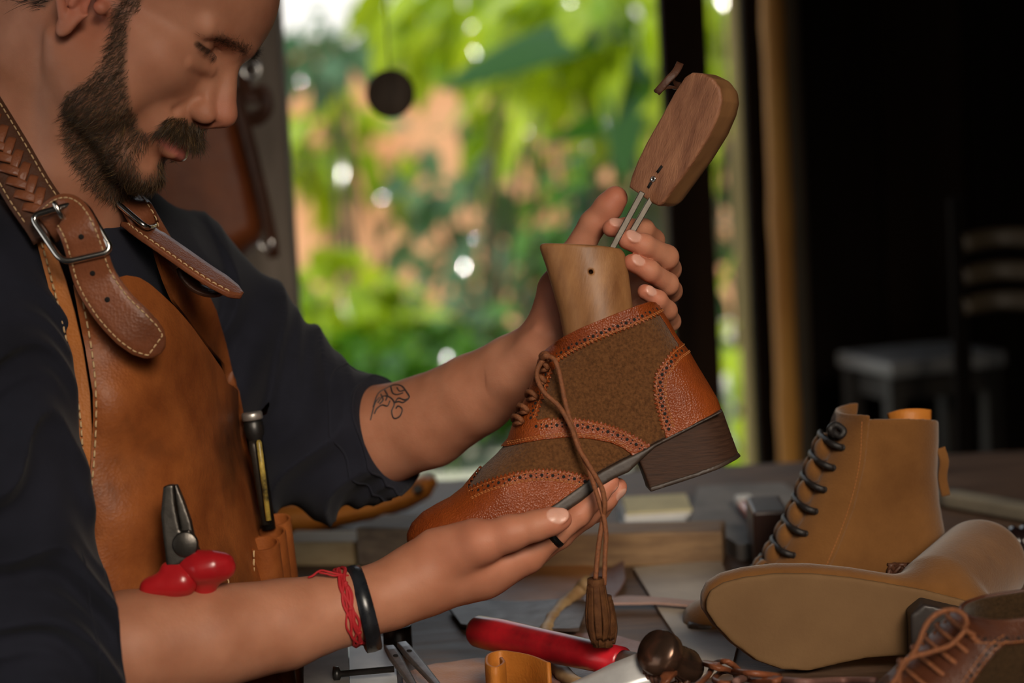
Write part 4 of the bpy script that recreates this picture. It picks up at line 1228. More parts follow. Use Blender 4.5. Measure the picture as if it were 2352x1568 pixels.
V, F = net(lambda P: smax(TG(*UP.px(P)[:2]), f_heel(P) - .006, .001) if False else np.maximum(TG(*UP.px(P)[:2]), (lambda x, y, w: np.abs(w) - (.0322 * np.sqrt(np.clip(1 - np.clip(((x - 1488) * .943 - (y - 1120) * .333 - 110) / 116, 0, 1) ** 2, 0, 1)) + .001))(*UP.px(P))), (box[0] - .03, box[1] + .03), .0010)
link('heel_tip', mesh_np('heel_tip', V, F), M_sole, heel)
# laces
W3 = lambda x, y, w: UP.at(x, y, w)
mb = MB()
for x, y, s in ((1184, 958, 1), (1196, 934, 1), (1216, 903, 1), (1236, 868, .9), (1244, 838, .8)):
    q = smooth_path([W3(x + 16 * s, y + 8, -.028), W3(x + 8, y - 2, -.031), W3(x - 4, y - 5, -.024), W3(x - 6, y + 4, -.012), W3(x - 3, y + 6, .0), W3(x - 6, y + 3, .012), W3(x, y - 6, .022), W3(x + 12, y - 2, .03)], 30)
    mb.tube(q, .0021, 8)
    q = smooth_path([W3(x + 16 * s, y + 8, -.028), W3(x + 6, y + 10, -.028), W3(x - 2, y + 14, -.016), W3(x - 2, y + 16, 0), W3(x + 4, y + 10, .02)], 20); mb.tube(q, .0020, 8)
q = smooth_path([W3(1262, 826, -.036), W3(1252, 812, -.036), W3(1243, 816, -.031), W3(1247, 828, -.029), W3(1258, 824, -.034), W3(1254, 815, -.041), W3(1245, 822, -.036)], 40); mb.tube(q, .0025, 8)
mb.build('lace', M_lace, BOOT)
sa = [(1254, 816, -.038), (1272, 826, -.043), (1284, 862, -.045), (1292, 905, -.047), (1302, 945, -.049), (1318, 995, -.050), (1334, 1040, -.052), (1348, 1072, -.054), (1360, 1108, -.058), (1373, 1150, -.060), (1381, 1180, -.062), (1385, 1215, -.062), (1383, 1255, -.062), (1381, 1325, -.062)]
sb = [(1246, 826, -.036), (1234, 845, -.036), (1233, 868, -.040), (1248, 898, -.045), (1282, 930, -.049), (1308, 975, -.052), (1325, 1022, -.053), (1343, 1052, -.056), (1363, 1086, -.057), (1377, 1114, -.062), (1382, 1148, -.064), (1378, 1180, -.060), (1371, 1222, -.062), (1366, 1262, -.062), (1362, 1312, -.062)]
for s_ in (sa, sb):
    mb = MB(); mb.tube(smooth_path([W3(*p) for p in s_], 110), .0020, 8)
    lc = mb.build('lace', M_lace, BOOT, label='long loose lace end hanging down')
M_tassel = mat('tassel_leather', (.060, .021, .007), .75, spec=.2, col2=(.115, .045, .014), vscale=120, bump=.8, bscale=600)
for tx, ty, w0, L_, rad in ((1362, 1310, -.062, .048, .0066), (1382, 1352, -.052, .036, .0058)):
    c = W3(tx, ty, w0); dn = nrm(np.array([0, 0, -1.0]) + CR * .01)
    a = nrm(np.cross(dn, [0, 1, 0])); b = np.cross(dn, a)
    mb = MB(); mb.lathe([(rad * .55, .0008), (rad, 0), (rad * 1.04, .004), (rad * 1.0, .012), (rad * .9, .014)], c, dn, 20)
    for k in range(9):
        t = 2 * PI * k / 9 + .2; u_ = a * math.cos(t) + b * math.sin(t)
        ln = L_ * (.86 + .2 * rng.random())
        P_ = [c + u_ * rad * g + dn * ln * h for g, h in ((.92, .12), (1.12, .35), (1.32, .6), (1.28, .8), (.95, 1.0))]
        q = smooth_path(P_, 14); mb.ribbon(q, u_, np.interp(np.linspace(0, 1, 14), [0, .5, 1], [.0046, .0056, .0046]), .0018)
    for k in range(5):
        t = 2 * PI * k / 5; u_ = a * math.cos(t) + b * math.sin(t)
        q = smooth_path([c + u_ * rad * g + dn * L_ * h for g, h in ((.5, .1), (.7, .6), (.62, 1.06), (.6, 1.12))], 10); mb.ribbon(q, u_, .005, .0018)
    mb.build('tassel', M_tassel, BOOT)

# ------------------------------------------------------------------ the wooden last standing in the boot
M_last = mat('last_wood', (.165, .068, .023), .5, col2=(.38, .185, .072), vscale=9, bump=.25, bscale=120, stretch=(5, 5, 1.2), axes=CAMR @ roty(.25), detail=8, rvar=.1, coat=.05, spec=.3)
M_last2 = mat('last_wood_bare', (.17, .062, .028), .55, col2=(.38, .170, .085), vscale=10, bump=.6, bscale=90, stretch=(9, 9, .6), axes=CAMR @ roty(.50), detail=9, bdist=.0014)
M_last_side = mat('last_wood_polished', (.17, .075, .03), .3, col2=(.30, .15, .06), vscale=12, bump=.15, bscale=60, stretch=(4, 4, .7), axes=CAMR @ roty(.5), coat=.15)
M_iron = mat('dark_iron', (.045, .038, .030), .4, metal=.6, spec=.3, var=.4, vscale=60, bump=.15, bscale=300)
LAST = empty('shoe_last', U(1350, 700, 1.925), 'hinged wooden shoe last sticking up out of the held boot', 'shoe last')
lp_l = [(1300, 850), (1294, 780), (1283, 720), (1268, 668), (1252, 612), (1238, 572), (1238, 563)]
lp_t = [(1238, 563), (1246, 559), (1300, 561), (1370, 565), (1428, 571)]
lp_r = [(1428, 571), (1437, 582), (1446, 630), (1453, 690), (1462, 760)]
lpoly = pol(lp_l, lp_t[1:], lp_r[1:], [(1440, 850)])
LB = Infl(lpoly, [lp_l, lp_r], pol([(1300, 980)], lp_l, [(1225, 480), (1425, 480)], lp_r, [(1470, 980)]), lambda x, y: np.interp(y, [560, 620, 700, 800, 900], [.0205, .0225, .0265, .029, .029]), lambda x, y: np.interp(y, [560, 700, 850], [.034, .030, .026]), 1.925, S0, k=.0025)
V, F = net(lambda P: smax(LB(P), -rc(P, LB.at(1355, 626, -.05), LB.at(1355, 626, -.012), .0019, .0019), .0008), LB.box(), .0011)
lbody = link('cone', mesh_np('cone', V, F), M_last, LAST)
# heel block swung up on its bars
Hd = 1.925; fw = nrm(CF * .78 + CR * .60 + CU * .02)
fr = nrm(CR - fw * np.dot(CR, fw)); fu = np.cross(fr, fw)
face = [(1443, 430), (1449, 405), (1462, 372), (1482, 330), (1515, 272), (1548, 212), (1572, 176), (1588, 166), (1612, 168), (1636, 180), (1652, 202), (1656, 232), (1648, 266), (1628, 312), (1592, 370), (1556, 420), (1522, 466), (1511, 474), (1496, 467)]
face = np.array(face, float); fc = U(1560, 320, Hd - .012)
def on_face(x, y):
    v = U(x, y, 1.0) - CAM; return CAM + v * (((fc - CAM) @ fw) / (v @ fw))
face3 = np.stack([on_face(x, y) for x, y in face])
fd = np.array([[(p - fc) @ fr, (p - fc) @ fu] for p in face3])
FG = Grid2(lambda P: sd_poly(P, fd), fd.min(0) - .02, fd.max(0) + .02, .0008)
def f_block(P):
    q = P - fc.astype(np.float32); x = q @ fr.astype(np.float32); y = q @ fu.astype(np.float32); z = q @ fw.astype(np.float32)
    g = FG(x, y); rr = .012
    # front edge sharp-ish, sides round over towards the back
    d2 = g + np.maximum(0, (z - .018) / .030) ** 2 * .016
    return smax(d2, np.maximum(-z, z - .046), .0022)
bx = (fc - .11, fc + .11)
V, F = net(f_block, bx, .0011)
zz = (V - fc) @ fw; fz = zz[F].mean(1)
blk = link('heel_block', mesh_np('heel_block', V, F, fmat=(fz > .0025).astype(int)), [M_last2, M_last_side], LAST)
mb = MB(); e = U(1502, 411, 1.9)
e = on_face(1502, 411) - fw * .0004
mb.lathe([(.0012, .0), (.0012, .0012), (.0022, .0012), (.0024, .0006), (.0024, -.001)], e, -fw, 18, m=0)
mb.lathe([(.0001, .0006), (.00125, .0006), (.00125, 0)], e, -fw, 14, m=1)
mb.build('eyelet', [M_steel, M_dark_hole], blk)
mb = MB()
for a_, b_ in (((1510, 396), (1521, 381)), ((1489, 431), (1496, 419))):
    pa, pb = [on_face(*p) - fw * .0003 for p in (a_, b_)]
    mb.ribbon([pa, (pa + pb) / 2, pb], -fw, .0024, .0006)
mb.build('slot', M_dark_hole, blk)
mb = MB()
for a_, b_, dd in (((1404, 574), (1475, 442), -.006), ((1432, 566), (1500, 450), .006)):
    A, B_ = U(*a_, 1.925 + dd), U(*b_, 1.93 + dd); t = nrm(B_ - A); L_ = np.linalg.norm(B_ - A)
    s_ = nrm(np.cross(t, CF)); R_ = np.stack([s_, t, np.cross(s_, t)], 1)
    mb.box((A + B_) / 2, (.0048, L_, .0085), R_, .0006)
mb.build('hinge_bar', M_iron, LAST, smooth=False)
mb = MB()
A = [U(1562, 146, 1.935), U(1552, 165, 1.93), U(1532, 186, 1.928), U(1508, 213, 1.93)]
mb.ribbon(smooth_path(A, 14), nrm(-CF + CU * .2), .006, .0022)
A = [U(1508, 212, 1.93), U(1520, 203, 1.932), U(1538, 199, 1.936), U(1556, 204, 1.945)]
mb.ribbon(smooth_path(A, 14), nrm(CU - CF * .4), .006, .002)
A = [U(1548, 168, 1.932), U(1546, 180, 1.938), U(1552, 194, 1.944), U(1562, 198, 1.95)]
mb.ribbon(smooth_path(A, 14), nrm(-CR - CF * .3), .006, .002)
mb.build('leather_thong', M_strap_dk, LAST)
# ------------------------------------------------------------------ bench and what lies on it
BZ = CAM[2] - .514
def ybench(x, d, z=0.0):
    return 784 + FPX / (d * CU[2]) * (CAM[2] + CF[2] * d + CR[2] * (np.asarray(x, float) - 1176) / FPX * d - BZ - z)
def T2(px, py, z=0.0): return UZ(px, py, BZ + z)
M_bench = mat('worn_bench_wood', (.050, .026, .015), .55, col2=(.165, .098, .062), vscale=13, bump=.4, bscale=90, stretch=(1, 4, 1), detail=9, rvar=.12, spec=.3)
M_bench_leg = mat('bench_leg_wood', (.06, .035, .02), .7, var=.3, vscale=20)
bench = empty('workbench', (.35, 2.4, 0), 'scarred dark wooden workbench cluttered with leather and tools', 'workbench')
out = [(-.155, 1.30), (1.25, 1.30), (1.25, 2.86), (-.95, 2.86), (-.95, 2.34), (-.155, 2.34)]
bm = bmesh.new(); vs = [bm.verts.new((x, y, BZ)) for x, y in out]; f = bm.faces.new(vs)
r = bmesh.ops.extrude_face_region(bm, geom=[f]); bmesh.ops.translate(bm, verts=[v for v in r['geom'] if isinstance(v, bmesh.types.BMVert)], vec=(0, 0, -.05))
bmesh.ops.recalc_face_normals(bm, faces=bm.faces); bmesh.ops.bevel(bm, geom=list(bm.edges), offset=.004, segments=2, affect='EDGES')
me = bpy.data.meshes.new('bench_top'); bm.to_mesh(me); bm.free(); link('bench_top', me, M_bench, bench, smooth=False)
for x, y in ((-.08, 1.42), (1.16, 1.42), (1.16, 2.76), (-.86, 2.76), (-.86, 2.44)):
    mb = MB(); mb.box((x, y, (BZ - .05) / 2), (.08, .08, BZ - .05), bev=.004); mb.build('leg', M_bench_leg, bench, smooth=False)

def thing(name, obj_parts, label, cat, loc): return empty(name, loc, label, cat)
def solo(o, label, cat, group=None): return tag(o, label, cat, group)
def flat_sheet(name, pts, z, thick, matl, label, cat, curl=None, step=.012, mback=None):
    """leather or paper lying on the bench: outline given in photo pixels at height z"""
    P = np.array([T2(x, y, z)[:2] for x, y in pts]); P = dense(P, .012)
    c = P.mean(0)
    def fm(V): return np.stack([V[:, 0], V[:, 1], BZ + z + thick + (curl(V) if curl else np.abs(.0012 * np.sin(V[:, 0] * 60 + V[:, 1] * 40)))], 1)
    mb = MB(); sheet(mb, P, fm, step, thick, flip=False if False else None)
    o = mb.build(name, matl, None, auto=60); return solo(o, label, cat)
def block(name, p0, p1, depth, height, matl, label, cat, z=0.0, bev=.003, noise=0.0, ground=True):
    """box whose near bottom edge runs from pixel p0 to p1 on the bench"""
    a, b = T2(*p0, z), T2(*p1, z); t = nrm(b - a); n = np.array([-t[1], t[0], 0]); L_ = np.linalg.norm(b - a)
    if n[1] < 0: n = -n
    c = (a + b) / 2 + n * depth / 2 + np.array([0, 0, height / 2])
    mb = MB(); R_ = np.stack([t, n, np.cross(t, n)], 1); mb.box(c, (L_, depth, height), R_, bev)
    o = mb.build(name, matl, None, smooth=False); return solo(o, label, cat)

M_tan = leather('tan_hide', (.36, .135, .035), (.46, .19, .055), stain_amt=.3)
M_orange = leather('orange_hide', (.40, .125, .015), (.52, .19, .03), stain_amt=.25, rough=.5)
M_darkhide = leather('dark_hide', (.042, .029, .025), (.080, .055, .046), stain_amt=.4, rough=.45)
M_purple = leather('oxblood_hide', (.16, .075, .06), (.25, .13, .105), stain_amt=.3, rough=.45)
M_pinkhide = leather('pale_pink_hide', (.34, .20, .165), (.42, .27, .22), stain_amt=.2, rough=.5)
M_beam = mat('split_timber', (.14, .075, .035), .6, col2=(.30, .18, .085), vscale=10, bump=.5, bscale=60, stretch=(1, 8, 8), detail=8)
M_pale = mat('pale_timber', (.42, .29, .14), .6, col2=(.52, .38, .20), vscale=12, stretch=(1, 8, 8), bump=.2, bscale=80)
M_stone = mat('grey_slab', (.13, .12, .115), .6, spec=.3, col2=(.25, .23, .215), vscale=14, bump=.2, bscale=120, detail=8)
M_stone_lt = mat('pale_slab', (.30, .245, .195), .5, col2=(.46, .40, .33), vscale=11, bump=.2, bscale=120, detail=8)
M_paper = mat('paper', (.70, .70, .68), .7, var=.08, vscale=30)
M_paper_y = mat('yellowed_paper', (.58, .52, .30), .7, var=.15, vscale=20)
M_box = mat('dark_box_wood', (.045, .018, .012), .4, var=.4, vscale=20)
M_red = mat('red_lacquer', (.33, .008, .012), .3, col2=(.46, .014, .018), vscale=25, coat=.25, rvar=.08)
M_redworn = mat('red_handle', (.16, .006, .010), .32, col2=(.60, .012, .022), vscale=22, coat=.3, rvar=.1, detail=6)
M_gun = mat('blackened_steel', (.06, .058, .056), .4, metal=.85, var=.3, vscale=60, rvar=.1)
M_chrome = mat('bright_steel', (.62, .62, .62), .34, metal=.55, var=.08, vscale=90)
M_stick = mat('peeled_stick', (.34, .19, .08), .55, col2=(.56, .38, .19), vscale=30, bump=.5, bscale=90)
M_cane = M_stick

# flat leather pieces, lowest first
flat_sheet('leather_sheet', [(1085, 1325), (1180, 1308), (1355, 1302), (1395, 1330), (1370, 1385), (1240, 1392), (1120, 1384)], 0, .002, M_tan, 'tan leather offcut lying in front of the split timber', 'leather')
flat_sheet('leather_strip', [(1030, 1398), (1070, 1380), (1180, 1388), (1320, 1392), (1352, 1398), (1330, 1462), (1180, 1452), (1060, 1440)], .004, .003, M_darkhide, 'dark grey leather strip behind the red hammer handle', 'leather', curl=lambda V: .004 * np.clip((V[:, 0] + .02) / .05, 0, 1) ** 2)
_p = T2(1410, 1330)
flat_sheet('leather_scrap', [(1330, 1350), (1370, 1312), (1432, 1305), (1436, 1345), (1400, 1385), (1345, 1392)], .003, .002, M_purple, 'brown leather scrap with its corner curled up beside the tassels', 'leather', curl=lambda V: .025 * np.clip((V[:, 0] - _p[0] + .004) / .03, 0, 1.3) ** 2)
flat_sheet('stone_slab', [(1455, 1312), (1655, 1295), (1712, 1420), (1680, 1545), (1610, 1560), (1520, 1420)], 0, .004, M_stone_lt, 'pale stone slab lying under the toe of the tan boots', 'slab', curl=lambda V: V[:, 0] * 0)
flat_sheet('leather_lace', [(1375, 1382), (1420, 1374), (1500, 1377), (1600, 1384), (1640, 1392), (1640, 1402), (1590, 1397), (1500, 1390), (1420, 1389), (1375, 1396)], .0065, .002, M_pinkhide, 'narrow pinkish leather strip running right from the tassels', 'leather')
flat_sheet('leather_cutting', [(1180, 1478), (1290, 1458), (1400, 1462), (1500, 1490), (1480, 1560), (1300, 1575), (1190, 1560)], 0, .002, M_purple, 'reddish brown leather cutting under the hammer', 'leather')
flat_sheet('leather_pattern', [(925, 1552), (1010, 1528), (1120, 1516), (1150, 1575), (1140, 1640), (930, 1640)], 0, .002, M_tan, 'tan leather pattern piece at the near edge beside the dividers', 'leather')
flat_sheet('whetstone', [(700, 1500), (800, 1484), (806, 1640), (700, 1640)], 0, .014, M_stone, 'dark grey whetstone under the forearm', 'whetstone', curl=lambda V: V[:, 0] * 0)
flat_sheet('marble_tile', [(803, 1494), (905, 1484), (918, 1640), (806, 1640)], 0, .010, mat('marble', (.50, .48, .45), .4, col2=(.30, .29, .28), vscale=18, detail=8), 'pale marble tile between the whetstone and the dividers', 'tile', curl=lambda V: V[:, 0] * 0)

# timber and blocks along the back
block('timber_beam', (955, 1312), (1662, 1298), .055, .034, M_beam, 'long split timber lying across the bench behind the held boot', 'timber')
block('wood_block', (822, 1300), (950, 1304), .07, .040, mat('grey_block_wood', (.13, .085, .055), .65, col2=(.25, .175, .11), vscale=14, stretch=(1, 7, 7), bump=.4, bscale=70), 'squared brown wooden block under the toe of the held boot', 'block')
block('wood_board', (640, 1300), (816, 1300), .06, .025, M_pale, 'pale wooden board left of the brown block', 'board')
PB = empty('paper_stack', T2(1500, 1212), 'small stack of white and yellowed papers behind the timber', 'papers')
for i in range(5):
    a = T2(1428 + 3 * i, 1213); mb = MB(); w_ = .078 - .002 * i
    mb.box(a + np.array([w_ / 2, .045, .002 + .0034 * i]), (w_, .09, .0030), rotz(.03 * (i % 3 - 1)), .0008)
    mb.build('sheets', (M_paper_y if i == 4 else M_paper) if i > 1 else mat('grey_card', (.42, .45, .47), .6), PB, smooth=False)
flat_sheet('slate_slab', [(1585, 1232), (1605, 1148), (1800, 1140), (1850, 1180), (1840, 1250), (1700, 1290), (1650, 1255)], 0, .016, M_stone, 'grey slate slab at the back of the bench', 'slab', curl=lambda V: V[:, 0] * 0)
a, b = T2(1705, 1146, .024), T2(1742, 1188, .024)
LT = empty('lighter', (a + b) / 2 - [0, 0, .008], 'red and white lighter lying on the grey slate slab', 'lighter')
t = nrm(b - a); s_ = nrm(np.cross(t, [0, 0, 1])); R_ = np.stack([t, s_, np.cross(t, s_)], 1)
mb = MB(); mb.box((a + b) / 2 + (b - a) * .12, (np.linalg.norm(b - a) * .72, .02, .011), R_, .004); mb.build('case', M_red, LT)
mb = MB(); mb.box((a + b) / 2 - (b - a) * .36, (np.linalg.norm(b - a) * .28, .018, .012), R_, .003); mb.build('cap', M_paper, LT)
block('wood_box', (1735, 1312), (1815, 1308), .08, .058, M_box, 'dark reddish wooden box behind the laces of the standing tan boot', 'box')
# tan leather roll
rp_t = [(590, 1160), (640, 1150), (700, 1146), (770, 1150), (850, 1131), (930, 1105), (975, 1088)]
rp_r = [(975, 1088), (998, 1090), (1007, 1108), (990, 1142)]
rp_b = [(990, 1142), (940, 1170), (880, 1190), (800, 1206), (720, 1226), (660, 1228), (590, 1215)]
rpoly = pol(rp_t, rp_r[1:], rp_b[1:])
RD = T2(760, 1235)[1] + .03
RI = Infl(rpoly, [pol(rp_t, rp_r[1:], rp_b[1:])], rpoly, lambda x, y: .034 + 0 * x, .018, ((T2(760, 1232) - CAM) @ CF) + .035, ((T2(760, 1232) - CAM) @ CF + .035) / FPX)
V, F = net(RI, RI.box(), .0022)
TRo = empty('leather_sheath', RI.o - [0, 0, .03], 'bright tan leather sheath lying on the bench behind the cuffs', 'sheath')
link('body', mesh_np('body', V, F), M_orange, TRo)
mb = MB(); mb.lathe([(.001, .003), (.004, .0022), (.006, 0), (.006, -.004)], trace_px(RI, RI, [(962, 1120)])[0], -CF, 16); mb.build('rivet', M_gun, TRo)

# red handled hammer
hz_ = .032
A, B_ = T2(1092, 1448, hz_), T2(1432, 1520, hz_)
HM = empty('hammer', (A + B_) / 2 * [1, 1, 0] + [0, 0, BZ], 'hammer with a worn red handle and bright steel claw', 'hammer')
t = nrm(B_ - A); L_ = np.linalg.norm(B_ - A)
mb = MB(); mb.lathe([(.004, 0), (.0118, .0008), (.0133, .004), (.0140, .03), (.0130, L_ * .5), (.0122, L_ * .8), (.0118, L_ - .002), (.009, L_)], A, t, 28); mb.build('handle', M_redworn, HM)
mb = MB(); mb.lathe([(.0095, 0), (.0095, .05)], B_ - t * .002, t, 20)
mb.build('shaft', mat('hickory', (.20, .14, .10), .6, var=.3, vscale=60), HM)
hc = B_ + t * .047
pk_ = nrm(np.array([.95, .30, 0])); 
face_a = T2(1545, 1520, .030); 
mb = MB()
mb.lathe([(.003, -.030), (.0165, -.029), (.018, -.024), (.0175, -.016), (.0125, -.010), (.0135, 0), (.014, .012), (.010, .022), (.004, .024)], hc + [.008, .004, .006], -nrm(np.array([-.55, -.55, .45])), 28)
mb.build('head', mat('worn_hammer_head', (.16, .085, .055), .25, metal=.75, col2=(.03, .025, .022), vscale=45, rvar=.08), HM)
mb = MB()
cl = [U(1552, 1522, 1.875), U(1524, 1524, 1.856), U(1450, 1548, 1.852), U(1380, 1570, 1.855), U(1296, 1592, 1.86)]
P = smooth_path(cl, 24); mb.ribbon(P, nrm(CU * .5 - CF * .85), np.interp(np.linspace(0, 1, 24), [0, .2, .6, 1], [.024, .030, .024, .008]), np.interp(np.linspace(0, 1, 24), [0, 1], [1, .4])[0] * .009)
mb.build('claw', M_chrome, HM)
mb = MB()
for k in range(5):
    c = hc + t * (-.010 + .0045 * k); u = nrm(np.cross(t, [0, 0, 1])); v = np.cross(t, u)
    mb.tube([c + (u * math.cos(a) + v * math.sin(a)) * .0155 + t * .002 * a / 6 for a in np.linspace(0, 2 * PI, 26)], .0026, 6)
mb.build('binding', M_strap_dk, HM)

# curved stick
P = smooth_path([T2(1352, 1335, .026), T2(1335, 1352, .018), T2(1300, 1385, .010), T2(1268, 1425, .0066), T2(1252, 1465, .0066), T2(1262, 1510, .0066), T2(1292, 1545, .0066), T2(1335, 1580, .0066)], 60)
mb = MB(); mb.tube(P, .0062 + .0009 * np.sin(np.arange(60) * .9) * (np.arange(60) % 7 < 3), 12); o = mb.build('stick', M_stick, None)
solo(o, 'bent peeled wooden stick passing under the red hammer handle', 'stick')

# tan leather curl standing on edge
CL = [T2(1266, 1612), T2(1225, 1594), T2(1180, 1584), T2(1150, 1582), T2(1126, 1592), T2(1124, 1612), T2(1142, 1622), T2(1162, 1610), T2(1156, 1598)]
P = smooth_path([p + [0, -.005, .016] for p in CL], 60); T = tangents(P)
mb = MB(); mb.ribbon(P, np.cross(T, [0, 0, 1]), .034, .0028); o = mb.build('leather_curl', M_orange, None)
solo(o, 'curled tan leather strip standing on edge in front of the red handle', 'leather')

# dividers standing in a ring shaped iron cup
c = T2(915, 1500)
RG = empty('iron_ring', c, 'dark iron ring holder at the dividers behind the near forearm', 'ring')
mb = MB(); mb.lathe([(.0104, .0025), (.0105, .024), (.0112, .025), (.0125, .0245), (.0125, .001)], c, (0, 0, 1), 32); mb.build('cup', M_gun, RG)
mb = MB(); mb.lathe([(.0001, .003), (.0104, .003)], c, (0, 0, 1), 24); mb.build('rust', mat('rust', (.16, .06, .025), .8, var=.4, vscale=200), RG)
M_div = mat('dull_steel', (.34, .34, .34), .42, metal=.9, var=.25, vscale=80)
DV = empty('dividers', T2(950, 1540), 'dull steel dividers leaning open at the near edge of the bench', 'dividers')
for a_, b_ in (((893, 1486), (966, 1600)), ((922, 1478), (1030, 1604))):
    A = T2(*a_, .027); B_ = T2(*b_, .004); t = nrm(B_ - A); n = nrm(np.cross(t, np.cross([0, 0, 1], t)))
    P = A + (B_ - A) * np.linspace(0, 1, 12)[:, None]
    mb = MB(); mb.ribbon(P, n, np.interp(np.linspace(0, 1, 12), [0, .2, 1], [.008, .0105, .004]), .0035)
    mb.lathe([(.0001, .0004), (.0022, .0003), (.0024, -.0006)], A + t * .018 + n * .0019, n, 14, m=1)
    mb.build('leg', [M_div, M_dark_hole], DV)
a, b = T2(766, 1548, .018), T2(905, 1536, .018); t = nrm(b - a)
mb = MB(); mb.lathe([(.001, -.001), (.0062, 0), (.0062, .0045), (.0026, .006), (.0026, np.linalg.norm(b - a))], a, t, 16); o = mb.build('iron_bolt', M_gun, None)
solo(o, 'thin dark iron bolt lying across the whetstone and the marble tile', 'bolt')

# leather lace tangle beside the hammer head
for i, (pp, r, lab) in enumerate((([(1515, 1580), (1535, 1550), (1570, 1530), (1610, 1522), (1650, 1530), (1690, 1548), (1730, 1560), (1790, 1562)], .0042, 'broad brown leather thong arching right of the hammer head'),
        ([(1600, 1575), (1628, 1548), (1640, 1525), (1665, 1518), (1690, 1532), (1705, 1556), (1670, 1570), (1640, 1560), (1665, 1540), (1720, 1545), (1790, 1552)], .0024, 'thin brown cord tangled right of the hammer'),
        ([(1690, 1565), (1730, 1552), (1780, 1560), (1850, 1566), (1930, 1562), (2010, 1563)], .0030, 'dark cord running right in front of the lying sole'))):
    P = smooth_path([T2(x, y, .018 + .010 * (1 + math.sin(k * 2.1 + i)) + .002 * i) for k, (x, y) in enumerate(pp)], 70)
    mb = MB(); mb.ribbon(P, nrm(CU - CF * .5), r * 2, r * .8) if i == 0 else mb.tube(P, r, 8)
    o = mb.build('rawhide_lace', M_strap if i < 2 else M_purple, None); solo(o, lab, 'cord')

# dark beaded handle and pale rod at the far right
bd = (T2(2250, 1300) - CAM) @ CF
a, b = U(2190, 1258, bd), U(2420, 1240, bd + .01)
mb = MB(); n = 9; L_ = np.linalg.norm(b - a); prof = [(.001, 0)]
for k in range(n * 6 + 1): prof.append((.0135 + .0035 * abs(math.sin(PI * k / 6)), .002 + (L_ - .004) * k / (n * 6)))
prof.append((.001, L_)); mb.lathe(prof, a, nrm(b - a), 24)
o = mb.build('knotted_handle', mat('black_lacquer', (.012, .006, .006), .18, coat=.6), None); solo(o, 'glossy dark knobbly handle lying behind the tan boots', 'handle')
zlow = min(v.co.z for v in o.data.vertices); 
a, b = T2(2165, 1140, .009), T2(2440, 1190, .009)
zb = BZ
mb = MB(); P = np.array([a + (b - a) * k for k in np.linspace(0, 1, 8)]); mb.ribbon(P, [0, 0, 1], .03, .014)
o = mb.build('wooden_lath', mat('grey_lath', (.20, .17, .12), .7, var=.2, vscale=20), None); solo(o, 'greyish wooden lath propped at the far right of the bench', 'lath')
rest_on = o
# ------------------------------------------------------------------ the tan suede boots on the bench
M_tansuede = mat('tan_suede', (.115, .046, .011), .92, col2=(.185, .080, .021), vscale=18, bump=.5, bscale=500, sheen=.25, spec=.15, detail=8)
M_tansole = mat('bare_sole', (.120, .064, .026), .8, col2=(.170, .096, .041), vscale=9, bump=.25, bscale=300, spec=.25)
M_blacklace = mat('black_lace', (.012, .010, .010), .5, bump=.5, bscale=900)
TD = 2.115
SB = TD / FPX
_ur = nrm(np.array([0, 0, 1.0]) - CR * CR[2]); UPR = dict(right=CR, up=_ur, out=np.cross(_ur, CR))
FR2 = [(1572, 1450), (1568, 1425), (1576, 1402), (1600, 1385), (1640, 1370), (1690, 1345), (1735, 1312), (1775, 1262), (1815, 1190), (1850, 1105), (1880, 1030), (1898, 980), (1918, 944)]
TP2 = [(1918, 944), (1960, 940), (2040, 939), (2100, 940), (2148, 940)]
BK2 = [(2148, 940), (2150, 1010), (2148, 1080), (2155, 1150), (2168, 1215), (2178, 1260), (2182, 1320), (2176, 1400)]
BT2 = [(2176, 1400), (2050, 1418), (1900, 1432), (1750, 1458), (1640, 1470), (1585, 1466)]
bp2 = pol(FR2, TP2[1:], BK2[1:], BT2[1:]); ex2 = pol([(1572, 1600)], FR2, [(1930, 860), (2150, 860)], BK2, [(2180, 1600)])
T2b = Infl(bp2, [FR2, BK2], ex2, lambda x, y: (lambda k: np.interp(x, [1560, 1600, 1720, 1850, 2000, 2180], [.026, .036, .044, .040, .034, .031]) * k + .038 * (1 - k))(np.clip((y - 1180) / 150, 0, 1)), lambda x, y: np.interp(x, [1570, 1700, 1900], [.024, .03, .034]), TD, SB, **UPR)
CV2 = Grid2(lambda P: sd_poly(P, [(1880, 800), (2200, 800), (2180, 1150), (1940, 1150), (1880, 1060)]) * SB, T2b.lo, T2b.hi, 2.0)
RIM_P = T2b.at(2040, 942, -.038); RIM_N = nrm(np.cross(CR, RIM_P - CAM)); RIM_N = RIM_N if RIM_N[2] > 0 else -RIM_N; RIM_N = nrm(RIM_N + CF * .06)
def f_tanboot(P):
    x, y, w = T2b.px(P); d = smax(T2b(P), -smax(T2b.solid(P) + .004, CV2(x, y), .002), .0015)
    return smax(d, (P - RIM_P.astype(np.float32)) @ RIM_N.astype(np.float32), .0015)
TB = empty('tan_boot', U(1900, 1440, TD), 'tan suede lace-up ankle boot standing upright on the bench', 'boot', 'tan suede boots')
V, F = net(f_tanboot, T2b.box(), .0018)
link('upper', mesh_np('upper', V, F), M_tansuede, TB)
pl = [(1740, 1330), (1790, 1260), (1835, 1180), (1872, 1090), (1905, 1000), (1915, 930), (1980, 930), (1968, 1050), (1945, 1150), (1910, 1245), (1875, 1320), (1850, 1350), (1760, 1365)]
panel(T2b, pl, [M_tansuede, M_dark_hole, M_lacethread], TB, 'lace_facing', t=.0016, h=.0012, stitch=([(1962, 950), (1955, 1050), (1932, 1150), (1898, 1245), (1866, 1318)],))
